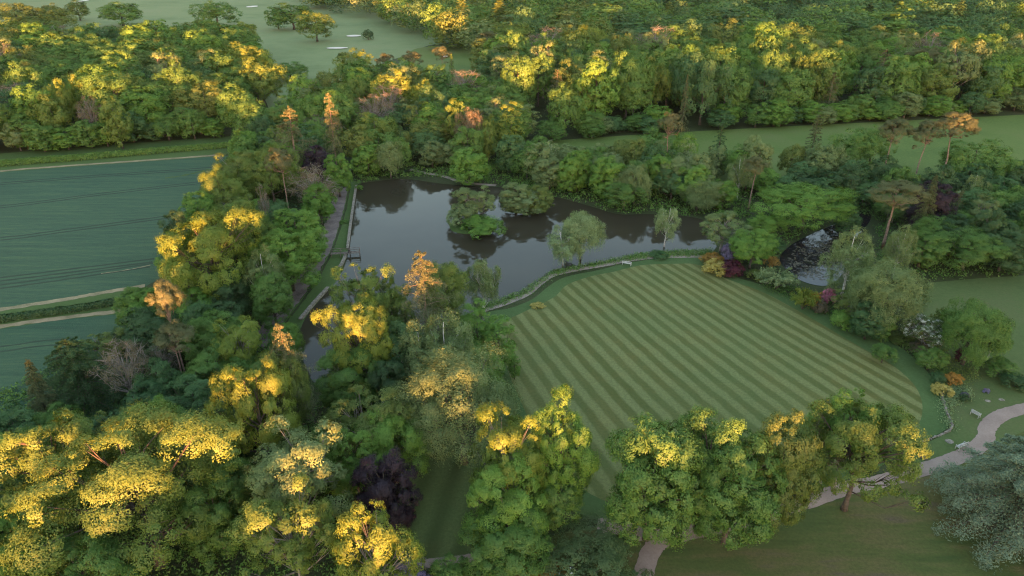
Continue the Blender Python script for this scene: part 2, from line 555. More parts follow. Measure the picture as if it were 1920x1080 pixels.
        g.tube([(0, 0, 0), (0, 0.1, H * 0.5), (0, 0, H * 0.95)], [0.55, 0.33, 0.05], 8)
        for b in br:
            e = np.array((math.cos(b[3]) * b[4] * 0.9, math.sin(b[3]) * b[4] * 0.9, b[2] + b[4] * (b[5] * 0.9 - b[6] * 0.8)))
            m = np.array((math.cos(b[3]) * b[4] * 0.5, math.sin(b[3]) * b[4] * 0.5, b[2] + b[4] * (b[5] * 0.5 - b[6] * 0.25)))
            g.tube([(0, 0, b[2]), m, e], [0.10, 0.07, 0.02], 4, False)
    elif kind == 'shrub':
        H, W = 3.0, 4.0
        C, Rc, D = dome_clumps(rg, H, W, -0.25, 26, 0.17, low=-0.3, irr=0.12)
        Q, T = clump_leaves(rg, C, Rc, D, nl(7000), 0.105 * big, puffs=16, flat=0.9)
        for _ in range(5):
            e = C[rg.integers(len(C))]
            g.tube([(rg.normal() * 0.15, rg.normal() * 0.15, 0), e * 0.5 + np.array((0, 0, 0.1)), e], [0.06, 0.04, 0.012], 5, False)
    elif kind == 'spiky':
        H, W = 3.0, 4.0
        br = []
        for i in range(70):
            el = rg.uniform(0.05, 1.0)
            a = rg.uniform(0, 6.283)
            L = rg.uniform(1.3, 2.15) * (0.6 + 0.4 * math.cos(el))
            br.append((0, 0, 0.25, a, L * math.cos(el * 1.2) + 0.2, 1.1 + 3.0 * el * el, 0.75 + 1.3 * el * el, 0.10))
        Q, T = spray_leaves(rg, br, 150, 0.085, asp=0.35, thick=0.05)
        Q[..., 2] = np.maximum(Q[..., 2], 0.02)
        for b in br[::6]:
            e = np.array((math.cos(b[3]) * b[4] * 0.7, math.sin(b[3]) * b[4] * 0.7, 0.25 + b[4] * (b[5] * 0.7 - b[6] * 0.49)))
            g.tube([(0, 0, 0), e * 0.5 + np.array((0, 0, 0.15)), e], [0.05, 0.035, 0.012], 4, False)
    elif kind == 'bare':
        H, W = 13.0, 8.0
        C, Rc, D = dome_clumps(rg, H, W, 0.30, 44, 0.10, irr=0.3, low=-0.5)
        Q, T = clump_leaves(rg, C, Rc, D, nl(3200), 0.13 * big, puffs=10, prad=0.6)
        limbs(g, rg, H, C, 0.2, 0.24, 44)
        for i in range(150):
            c = C[rg.integers(len(C))]
            e = c + unit(rg.normal(size=3) + unit(c - np.array((0, 0, H * 0.4)))) * rg.uniform(0.8, 1.9)
            g.tube([c + rg.normal(size=3) * 0.3, (c + e) / 2 + rg.normal(size=3) * 0.15, e], [0.045, 0.03, 0.01], 3, False)
    Q = Q.copy()
    # exact native height, crown feet never under the ground
    top = Q[..., 2].max()
    Q[..., 2] = np.maximum(Q[..., 2], 0.05)
    return Q, T, g, float(top), W

NVAR = {'oak': 3, 'lime': 3, 'maple': 2, 'ash': 3, 'poplar': 2, 'birch': 2, 'willow': 2, 'pine': 3, 'spruce': 2, 'larch': 2, 'cedar': 1, 'shrub': 3, 'spiky': 2, 'bare': 2}
TREE_NAME = {'maple': 'broadleaf_tree', 'oak': 'oak_tree', 'lime': 'lime_tree', 'ash': 'ash_tree', 'poplar': 'poplar_tree', 'birch': 'birch_tree', 'willow': 'willow_tree', 'pine': 'pine_tree',
             'spruce': 'spruce_tree', 'larch': 'larch_tree', 'cedar': 'cedar_tree', 'shrub': 'shrub', 'spiky': 'shrub', 'bare': 'bare_tree'}
CATEGORY = {'shrub': 'shrub', 'spiky': 'shrub'}
BARK_OF = {'birch': 'white', 'pine': 'pink', 'larch': 'pink', 'bare': 'grey', 'ash': 'grey'}

def proto(kind, var, lod):
    key = (kind, var, lod)
    if key not in PROTO:
        Q, T, g, H, W = build_shape(kind, 100 * (sorted(NVAR).index(kind) + 1) + var, lod)
        nm = 'shrub' if kind in ('shrub', 'spiky') else kind
        crown = quads_mesh(nm + '_foliage', Q, [LEAF['mid']], T)
        trunk = g.mesh(nm + '_trunk', BARK[BARK_OF.get(kind, 'brown')], True)
        PROTO[key] = (crown, trunk, H, W)
    return PROTO[key]

PW = {'maple': 15.0, 'oak': 15.0, 'lime': 11.5, 'ash': 12.5, 'shrub': 4.0, 'willow': 12.0}
PLACED = []         # x, y, radius of every tree set so far
rnd = random.Random(7)

def plant(kind, x, y, H, W, leaf, label, group=None, var=None, rot=None, lod=None, lean=(0.0, 0.0)):
    dist = math.hypot(x, y)
    if lod is None:
        lod = 0 if dist < 185 or kind in ('pine', 'bare', 'spiky') else 1
    if kind == 'spiky':
        lod = 0
    if lod == 0 and kind in ('oak', 'maple', 'lime', 'ash', 'shrub', 'willow') and dist < 125 and W / PW[kind] > 1.25:
        lod = -1
    var = rnd.randrange(NVAR[kind]) if var is None else var % NVAR[kind]
    crown, trunk, H0, W0 = proto(kind, var, lod)
    nm = TREE_NAME[kind]
    if kind == 'oak' and leaf in ('bright', 'grey', 'teal'):
        nm = 'broadleaf_tree'
    root = link(nm, None, label=label, category=CATEGORY.get(kind, 'tree'), group=group)
    root.empty_display_size = 0.5
    root.location = (x, y, 0)
    root.rotation_euler = (lean[0], lean[1], rnd.uniform(0, 6.283) if rot is None else rot)
    root.scale = (W / W0, W / W0, H / H0)
    small = kind in ('shrub', 'spiky')
    t = link('stems' if small else 'trunk', trunk, root)
    c = link('foliage' if small else 'crown', crown, root)
    s = c.material_slots[0]
    s.link = 'OBJECT'
    s.material = LEAF[leaf]
    PLACED.append((x, y, W / 2))
    return root

def tree(kind, px, py, wpx, H, leaf, label, group=None, **kw):
    """A tree whose crown top shows at (px, py) and whose crown is wpx wide in the photograph."""
    p = at(px, py, H)
    W = wpx * depth((p[0], p[1], H * 0.7)) / FPX
    # the far rim of a crown rises in the picture above its middle: pull the trunk towards the camera a little
    f = 1 - 0.18 * W / max(math.hypot(p[0], p[1]), 1)
    return plant(kind, p[0] * f, p[1] * f, H, W, leaf, label, group, **kw)

# ------------------------------------------------------------------ ground materials
def grass_mat(name, a, b, c=None, s1=0.05, s2=0.9):
    t = NT(name)
    p = t.pos()
    big = t.noise(s1, 4, p)
    fine = t.noise(s2, 5, p, 0.7)
    f = t.math('ADD', t.math('MULTIPLY', big, 0.6), t.math('MULTIPLY', fine, 0.4))
    col = t.ramp(f, [(0.36, a), (0.64, b)] if c is None else [(0.34, a), (0.50, b), (0.66, c)])
    t.color(t.mix(t.map(t.noise(2.2, 6, p, 0.85), 0.34, 0.68, 0.0, 0.5), col, (0.03, 0.045, 0.015)))
    t.bump(t.noise(7.0, 3, p), 0.5, 0.08)
    t.rough(0.95, 0.1)
    return t.m

def stripes_mat(name, expr, light, dark, edge=0.15):
    """Mown stripes; expr(t, x, y) gives the stripe number as a socket."""
    t = NT(name)
    p = t.pos()
    sep = t.new('ShaderNodeSeparateXYZ')
    t.lk(p, sep.inputs[0])
    u = expr(t, sep.outputs[0], sep.outputs[1])
    w = t.math('ADD', t.math('MULTIPLY', t.noise(0.35, 3, p), 0.45), t.math('MULTIPLY', t.noise(0.06, 2, p), 0.55))
    u = t.math('ADD', u, t.math('MULTIPLY', t.math('SUBTRACT', w, 0.5), 0.55))
    tri = t.math('ABSOLUTE', t.math('SUBTRACT', t.math('FRACT', u), 0.5))
    f = t.map(tri, 0.25 - edge / 2, 0.25 + edge / 2, 0.0, 1.0)
    big = t.noise(0.04, 4, p)
    patch = t.noise(0.18, 5, p, 0.65)
    l2 = t.mix(t.map(patch, 0.42, 0.68, 0.0, 0.55), light, (light[0] * 1.18, light[1] * 1.02, light[2] * 0.95))
    d2 = t.mix(t.map(patch, 0.45, 0.70, 0.0, 0.75), dark, (dark[0] * 1.45, dark[1] * 1.08, dark[2] * 1.15))
    wn_ = t.new('ShaderNodeTexWhiteNoise', noise_dimensions='1D')
    t.lk(t.math('FLOOR', t.math('ADD', u, 0.25)), wn_.inputs['W'])
    f = t.math('MULTIPLY', f, t.map(wn_.outputs[0], 0, 1, 0.86, 1.0))
    f = t.math('MULTIPLY', f, t.map(t.noise(0.10, 4, p), 0.35, 0.65, 0.82, 1.0))
    col = t.mix(f, l2, d2)
    col = t.mix(t.map(big, 0.42, 0.66, 0.0, 0.35), col, (0.062, 0.108, 0.040))
    col = t.mix(t.map(t.noise(2.4, 6, p, 0.85), 0.36, 0.66, 0.0, 0.52), col, (0.030, 0.046, 0.016))
    t.color(col)
    t.bump(t.noise(9.0, 3, p), 0.45, 0.06)
    t.rough(0.95, 0.1)
    return t.m

M = {}
def earth():
    t = NT('woodland_floor')
    p = t.pos()
    f = t.math('ADD', t.math('MULTIPLY', t.noise(0.12, 4, p), 0.55), t.math('MULTIPLY', t.noise(1.3, 5, p, 0.7), 0.45))
    t.color(t.ramp(f, [(0.35, (0.018, 0.024, 0.010)), (0.5, (0.028, 0.042, 0.015)), (0.66, (0.048, 0.050, 0.027))]))
    t.bump(t.noise(3.0, 4, p), 0.8, 0.25)
    t.rough(0.95, 0.1)
    return t.m
M['earth'] = earth()
M['lawn'] = grass_mat('lawn_edge_grass', (0.040, 0.080, 0.026), (0.066, 0.112, 0.040))
M['meadow'] = grass_mat('meadow_grass', (0.050, 0.092, 0.020), (0.082, 0.128, 0.030), (0.105, 0.128, 0.045), 0.03)
def park_mat():
    t = NT('park_grass')
    p = t.pos()
    mp = t.new('ShaderNodeMapping')
    t.lk(p, mp.inputs[0])
    mp.inputs['Rotation'].default_value = (0, 0, R(-20))
    mp.inputs['Scale'].default_value = (0.10, 0.55, 1)
    f = t.math('ADD', t.math('MULTIPLY', t.noise(1.0, 4, mp.outputs[0], 0.6), 0.5), t.math('MULTIPLY', t.noise(0.09, 4, p), 0.5))
    col = t.ramp(f, [(0.38, (0.036, 0.062, 0.018)), (0.48, (0.062, 0.080, 0.024)), (0.56, (0.090, 0.084, 0.034)), (0.64, (0.084, 0.066, 0.048))])
    fine = t.noise(2.6, 5, p, 0.75)
    t.color(t.mix(t.map(fine, 0.35, 0.68, 0.0, 0.6), col, (0.030, 0.042, 0.015)))
    t.bump(fine, 0.6, 0.1)
    t.rough(0.95, 0.1)
    return t.m
M['park'] = park_mat()
M['rightlawn'] = grass_mat('garden_grass', (0.044, 0.072, 0.024), (0.066, 0.100, 0.034), (0.080, 0.098, 0.042), 0.05)
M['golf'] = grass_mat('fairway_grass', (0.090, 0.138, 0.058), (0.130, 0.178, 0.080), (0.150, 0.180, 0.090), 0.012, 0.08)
M['verge'] = grass_mat('verge_grass', (0.040, 0.075, 0.022), (0.065, 0.110, 0.032))

def track_mat(name, a, b, s=0.35):
    t = NT(name)
    p = t.pos()
    f = t.math('ADD', t.math('MULTIPLY', t.noise(s, 4, p), 0.6), t.math('MULTIPLY', t.noise(4.0, 4, p, 0.7), 0.4))
    t.color(t.ramp(f, [(0.36, a), (0.62, b)]))
    t.bump(t.noise(12.0, 3, p), 0.4, 0.05)
    t.rough(0.9, 0.2)
    return t.m
M['track'] = track_mat('track_dirt', (0.060, 0.050, 0.046), (0.150, 0.125, 0.118))
M['drive'] = track_mat('drive_gravel', (0.140, 0.110, 0.095), (0.220, 0.178, 0.155), 0.2)
M['path'] = track_mat('path_gravel', (0.130, 0.112, 0.095), (0.225, 0.190, 0.165))
M['straw'] = track_mat('dry_margin', (0.100, 0.092, 0.048), (0.215, 0.180, 0.112), 0.3)
M['sand'] = track_mat('bunker_sand', (0.40, 0.38, 0.33), (0.52, 0.49, 0.43))

def crop_mat():
    t = NT('young_wheat')
    p = t.pos()
    mp = t.new('ShaderNodeMapping')
    t.lk(p, mp.inputs[0])
    mp.inputs['Rotation'].default_value = (0, 0, R(-14))
    mp.inputs['Scale'].default_value = (0.05, 0.6, 1)
    drill = t.noise(1.0, 4, mp.outputs[0], 0.6)
    mp2 = t.new('ShaderNodeMapping')
    t.lk(p, mp2.inputs[0])
    mp2.inputs['Rotation'].default_value = (0, 0, R(-14))
    mp2.inputs['Scale'].default_value = (0.45, 2.6, 1)
    mid = t.noise(1.0, 4, mp2.outputs[0], 0.7)
    f = t.math('ADD', t.math('MULTIPLY', drill, 0.55), t.math('MULTIPLY', mid, 0.45))
    col = t.ramp(f, [(0.34, (0.012, 0.040, 0.022)), (0.5, (0.020, 0.057, 0.031)), (0.64, (0.038, 0.080, 0.036))])
    t.color(t.mix(t.map(t.noise(0.03, 3, p), 0.4, 0.7, 0, 0.5), col, (0.028, 0.066, 0.030)))
    t.bump(t.noise(4.0, 4, p), 0.8, 0.2)
    t.rough(0.9, 0.2)
    return t.m
M['crop'] = crop_mat()
M['wheel'] = track_mat('wheel_mark', (0.010, 0.027, 0.016), (0.018, 0.040, 0.022))

def water_mat(name, body, rough=0.006, refl=0.44):
    t = NT(name)
    p = t.pos()
    t.n.remove(t.bsdf)
    d = t.new('ShaderNodeBsdfDiffuse')
    t.lk(t.mix(t.map(t.noise(0.06, 3, p), 0.35, 0.65, 0, 1), body, tuple(c * 1.25 for c in body)), d.inputs[0])
    g = t.new('ShaderNodeBsdfGlossy')
    g.inputs['Roughness'].default_value = rough
    g.inputs['Color'].default_value = (0.80, 0.90, 1.0, 1)
    b = t.new('ShaderNodeBump')
    b.inputs['Strength'].default_value = 0.02
    b.inputs['Distance'].default_value = 0.05
    t.lk(t.noise(1.6, 3, p), b.inputs['Height'])
    t.lk(b.outputs[0], g.inputs['Normal'])
    fr = t.new('ShaderNodeFresnel')
    fr.inputs[0].default_value = 1.33
    m = t.new('ShaderNodeMixShader')
    t.lk(t.math('MULTIPLY', fr.outputs[0], refl), m.inputs[0])
    t.lk(d.outputs[0], m.inputs[1]); t.lk(g.outputs[0], m.inputs[2])
    t.lk(m.outputs[0], t.out.inputs[0])
    return t.m
M['water'] = water_mat('lake_water', (0.024, 0.022, 0.014))
M['pond'] = water_mat('pond_water', (0.010, 0.009, 0.009), refl=0.6)

def stone_mat(name, a, b):
    t = NT(name)
    t.color(t.ramp(t.noise(2.5, 5), [(0.35, a), (0.65, b)]))
    t.bump(t.noise(8, 4), 0.7, 0.05)
    t.rough(0.9)
    return t.m
M['stone'] = stone_mat('pale_stone', (0.085, 0.080, 0.062), (0.21, 0.195, 0.165))
M['wood'] = stone_mat('weathered_timber', (0.06, 0.052, 0.045), (0.15, 0.13, 0.115))
M['bench'] = stone_mat('silvered_teak', (0.24, 0.25, 0.24), (0.38, 0.39, 0.37))
M['whitepaint'] = stone_mat('white_paint', (0.40, 0.40, 0.38), (0.52, 0.52, 0.50))
M['darkbox'] = stone_mat('dark_metal', (0.03, 0.033, 0.035), (0.06, 0.063, 0.066))

# ------------------------------------------------------------------ ground
V, F = [], []
for sx, sy in ((-2500, -450), (2500, -450), (2500, 3000), (-2500, 3000)):
    V.append((sx, sy, 0))
link('ground', mesh_from('ground', V, [(0, 1, 2, 3)], M['earth']), kind='structure', label='dark woodland floor beneath the trees')

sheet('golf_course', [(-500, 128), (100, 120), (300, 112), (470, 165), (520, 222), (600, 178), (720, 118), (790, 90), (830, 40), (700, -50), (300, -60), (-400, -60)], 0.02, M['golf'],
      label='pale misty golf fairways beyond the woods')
sheet('clearing', [(765, 100), (800, 88), (900, 84), (975, 90), (990, 150), (890, 188), (780, 182), (740, 140)], 0.024, M['meadow'], label='small grass clearing among the far trees')
sheet('meadow', [(960, 275), (1100, 259), (1400, 241), (1700, 226), (1960, 213), (2300, 195), (2400, 400), (2000, 440), (1600, 355), (1300, 345), (1100, 330), (960, 310)], 0.02, M['meadow'], n=3,
      label='green meadow strip between the garden trees and the wood')
sheet('crop_field', [(-420, 372), (0, 322), (200, 307), (400, 293), (470, 290), (430, 400), (330, 505), (268, 540), (130, 562), (0, 581), (-420, 650)], 0.02, M['crop'], n=1, closed_smooth=False,
      label='blue-green field of young wheat with wheel tracks')
sheet('lower_crop_field', [(-420, 700), (0, 615), (110, 598), (235, 584), (300, 600), (260, 700), (120, 860), (-300, 1000)], 0.024, M['crop'], n=1, closed_smooth=False,
      label='second green crop field below the grass strips at the left')
sheet('field_verge', [(-420, 640), (0, 578), (140, 558), (268, 536), (290, 560), (236, 588), (110, 600), (0, 617), (-420, 690)], 0.03, M['verge'], n=1, closed_smooth=False,
      label='rough grass strip between the two crop fields')
def gp(pts):
    return [tuple(at(*p)[:2]) for p in pts]
sheet('far_verge', [(-420, 372), (0, 323), (200, 308), (400, 294), (480, 280), (485, 252), (200, 272), (0, 288), (-420, 320)], 0.028, M['verge'], n=1, closed_smooth=False, label='grass verge under the hedge at the far edge of the wheat')
ribbon('dry_margin', gp([(-300, 357), (0, 321.5), (100, 313), (200, 306), (300, 299), (410, 291)]), 1.7, 0.05, M['straw'], wob=0.15, label='straw coloured strip along the far edge of the wheat')
ribbon('field_path', gp([(-300, 632), (0, 581), (130, 560), (200, 548), (272, 536)]), 1.5, 0.05, M['straw'], wob=0.2, label='upper dry path between the fields')
ribbon('field_path', gp([(-300, 668), (0, 613), (110, 597), (235, 583)]), 1.5, 0.05, M['straw'], wob=0.2, label='lower dry path beside the second field')
tram = [[(-300, 372), (0, 345), (200, 329), (395, 316)], [(-300, 412), (0, 388), (190, 364), (390, 341)], [(-300, 472), (0, 448), (120, 433), (330, 405)],
        [(-300, 560), (0, 524), (130, 508), (290, 488)], [(-300, 578), (0, 538), (130, 520), (285, 497)]]
for i, l in enumerate(tram):
    P = gp(l)
    for off in (-0.95, 0.95):
        ribbon('wheel_track', [(p[0], p[1] + off) for p in P], 0.75, 0.034, M['wheel'], wob=0.08, seed=i, label='pair of dark tractor wheel tracks crossing the wheat')
ribbon('bare_patch', gp([(310, 334), (350, 328), (392, 317)]), 1.0, 0.04, M['verge'], wob=0.4, label='pale worn patch at the end of a wheel track')
ribbon('bare_patch', gp([(190, 513), (240, 506), (282, 497)]), 0.35, 0.04, M['straw'], wob=0.15, label='thin pale line in the wheat near the yellow tree')
P = gp([(-300, 690), (0, 655), (60, 646), (130, 640)])
for off in (-0.95, 0.95):
    ribbon('wheel_track', [(p[0], p[1] + off) for p in P], 0.5, 0.034, M['wheel'], wob=0.08, label='pair of wheel tracks in the second field')

sheet('lawn', [(905, 592), (960, 577), (1000, 560), (1030, 536), (1062, 519), (1120, 507), (1180, 493), (1240, 485), (1325, 483), (1352, 505), (1380, 520), (1430, 535), (1500, 565), (1570, 598), (1640, 622), (1700, 660),
               (1745, 705), (1768, 745), (1780, 798), (1720, 832), (1640, 880), (1500, 930), (1340, 985), (1180, 990), (1040, 940), (940, 850), (880, 760), (870, 660)], 0.03, M['lawn'],
      label='green mown border round the striped lawn')
F0 = at(575, 95)
def fan_u(px, py):
    p = at(px, py)
    return (p[0] - F0[0]) / (F0[1] - p[1])
ua, ub = fan_u(1058.3, 716.7), fan_u(1416.7, 776.7)
na, nb_ = 0.0, ((1416.7 - 575) / (776.7 - 95) - (1058.3 - 575) / (716.7 - 95)) / 0.0577
def fan_expr(t, x, y):
    u = t.math('DIVIDE', t.math('SUBTRACT', x, float(F0[0])), t.math('SUBTRACT', float(F0[1]), y))
    return t.math('MULTIPLY', t.math('SUBTRACT', u, ua), nb_ / (ub - ua))
M['stripes'] = stripes_mat('mown_stripes', fan_expr, (0.134, 0.152, 0.060), (0.066, 0.079, 0.021))
sheet('striped_lawn', [(938, 612), (985, 584), (1038, 558), (1064, 534), (1110, 518), (1150, 510), (1200, 498), (1262, 495), (1310, 497), (1360, 522), (1430, 548), (1500, 585), (1560, 620), (1620, 655), (1680, 690), (1722, 735),
                       (1725, 790), (1670, 840), (1500, 905), (1300, 945), (1150, 945), (1040, 870), (975, 750), (945, 670)], 0.045, M['stripes'],
      label='large lawn mown in pale and dark green stripes')
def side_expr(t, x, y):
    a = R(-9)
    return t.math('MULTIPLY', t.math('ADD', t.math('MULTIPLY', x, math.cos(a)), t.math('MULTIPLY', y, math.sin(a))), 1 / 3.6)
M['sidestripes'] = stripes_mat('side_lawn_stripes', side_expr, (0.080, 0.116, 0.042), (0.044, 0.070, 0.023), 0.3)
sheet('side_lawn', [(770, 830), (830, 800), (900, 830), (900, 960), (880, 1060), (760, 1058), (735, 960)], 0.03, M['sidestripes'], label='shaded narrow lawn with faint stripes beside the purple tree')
sheet('garden_lawn', [(1715, 540), (1800, 525), (1950, 514), (2200, 490), (2400, 700), (2150, 800), (1935, 830), (1800, 880), (1715, 895), (1700, 850), (1778, 806), (1770, 745), (1740, 690), (1700, 600)], 0.025, M['rightlawn'],
      label='garden lawn to the right of the borders')
sheet('park_grass', [(1050, 1000), (1220, 985), (1330, 985), (1500, 935), (1700, 885), (1840, 850), (1950, 800), (2150, 790), (2600, 1300), (1000, 1300), (950, 1080)], 0.028, M['park'],
      label='rough brownish grass in front of the lime trees')
ribbon('drive', gp([(2150, 735), (2000, 752), (1925, 765), (1876, 780), (1851, 802), (1847, 824), (1818, 848), (1770, 868), (1725, 882), (1650, 903), (1590, 915), (1500, 945), (1400, 975), (1310, 995), (1245, 1012), (1218, 1040), (1203, 1100), (1190, 1200)]),
       2.15, 0.05, M['drive'], n=10, wob=0.08, label='pale gravel drive curving round the lawn')
ribbon('drive', gp([(1260, 1008), (1215, 1003), (1165, 992), (1120, 985)]), 2.2, 0.055, M['drive'], n=6, wob=0.15, label='short spur of gravel beside the rhododendron mound')
ribbon('garden_path', gp([(880, 590), (910, 581), (950, 568), (988, 552), (1012, 532), (1038, 516), (1088, 505), (1140, 496), (1180, 488), (1240, 482), (1320, 481), (1362, 484)]), 1.35, 0.055, M['path'], wob=0.06,
       label='narrow gravel path between the lake border and the lawn')
ribbon('shore_path', gp([(770, 318), (800, 325), (830, 330), (870, 342), (930, 348)]), 1.6, 0.05, M['path'], wob=0.1, label='pale path along the far shore of the lake')
ribbon('shore_path', gp([(1440, 358), (1480, 362), (1540, 372), (1600, 380), (1640, 382)]), 1.8, 0.05, M['path'], wob=0.1, label='path behind the spreading tree by the lily pond')
ribbon('low_path', gp([(740, 1064), (790, 1058), (850, 1050), (900, 1046)]), 1.2, 0.05, M['path'], wob=0.1, label='short path at the foot of the shaded side lawn')
ribbon('shore_path', gp([(1408, 510), (1425, 522), (1440, 532)]), 0.8, 0.05, M['path'], wob=0.05, label='worn path end behind the wine red shrub')
ribbon('track', gp([(648, 318), (642, 345), (632, 392), (617, 436), (604, 470), (580, 512), (550, 556), (518, 598), (480, 650)]), 3.6, 0.05, M['track'], wob=0.25, label='brown earth track running along the dam')
ribbon('dam_grass', gp([(664, 340), (655, 382), (645, 425), (634, 470), (615, 520), (585, 562), (552, 600), (515, 650)]), 4.4, 0.04, M['verge'], wob=0.1, label='grass strip on the dam between track and lake wall')
ribbon('track_edge', gp([(657, 345), (648, 392), (634, 440), (620, 476), (597, 520), (566, 566), (530, 612)]), 0.5, 0.06, M['earth'], wob=0.12, label='dark gutter line beside the dam track')

LAKE = [(668, 350), (700, 341), (760, 336), (830, 345), (900, 350), (950, 352), (1000, 362), (1060, 374), (1110, 388), (1160, 402), (1220, 402), (1300, 408), (1345, 425), (1350, 445), (1340, 468), (1320, 475), (1240, 476), (1190, 479),
        (1150, 488), (1080, 500), (1040, 508), (1008, 528), (985, 545), (950, 560), (920, 572), (880, 588), (800, 630), (720, 685), (650, 725), (600, 725), (575, 695), (563, 640), (572, 598), (612, 549), (636, 520), (652, 480), (657, 430), (662, 395)]
sheet('lake', LAKE, 0.065, M['water'], n=5, label='still brown lake reflecting the pale sky and trees')
POND = [(1462, 486), (1480, 462), (1520, 440), (1570, 418), (1595, 400), (1625, 396), (1632, 412), (1612, 440), (1590, 480), (1578, 515), (1550, 536), (1505, 528), (1475, 506)]
sheet('lily_pond', POND, 0.065, M['pond'], n=5, label='small dark pond covered with lily pads')

# bunkers on the golf course: shallow sandy saucers
def bunker(px, py, w, h, label):
    c = at(px, py)
    sc = depth(c) / FPX
    n = 22
    rg = random.Random(int(px))
    ring = []
    W = w * sc / 2
    D = abs(at(px, py - h / 2)[1] - at(px, py + h / 2)[1]) / 2
    k = [rg.uniform(0.75, 1.15) for _ in range(6)]
    V, F = [(c[0], c[1], 0.12)], []
    for q, (f, z) in enumerate(((0.6, 0.14), (0.95, 0.35), (1.0, 0.42))):
        for i in range(n):
            a = 2 * math.pi * i / n
            m = k[int(i / n * 6)] * 0.5 + k[(int(i / n * 6) + 1) % 6] * 0.5
            V.append((c[0] + math.cos(a) * W * f * m, c[1] + math.sin(a) * D * f * m, z))
    for i in range(n):
        F.append((0, 1 + i, 1 + (i + 1) % n))
        for q in range(2):
            a = 1 + q * n
            F.append((a + i, a + n + i, a + n + (i + 1) % n, a + (i + 1) % n))
    link('bunker', mesh_from('bunker', V, F, M['sand'], True), kind='structure', label=label)
bunker(632, 91, 40, 3.5, 'long white sand bunker nearest the woods')
bunker(663, 68, 26, 3.5, 'white sand bunker beside the round bush')
bunker(472, 13, 18, 3, 'far sand bunker on the upper fairway')
bunker(157, 2, 14, 3, 'tiny far sand bunker at the left')
bunker(836, 107, 10, 3, 'small patch of bunker sand among the far pines')

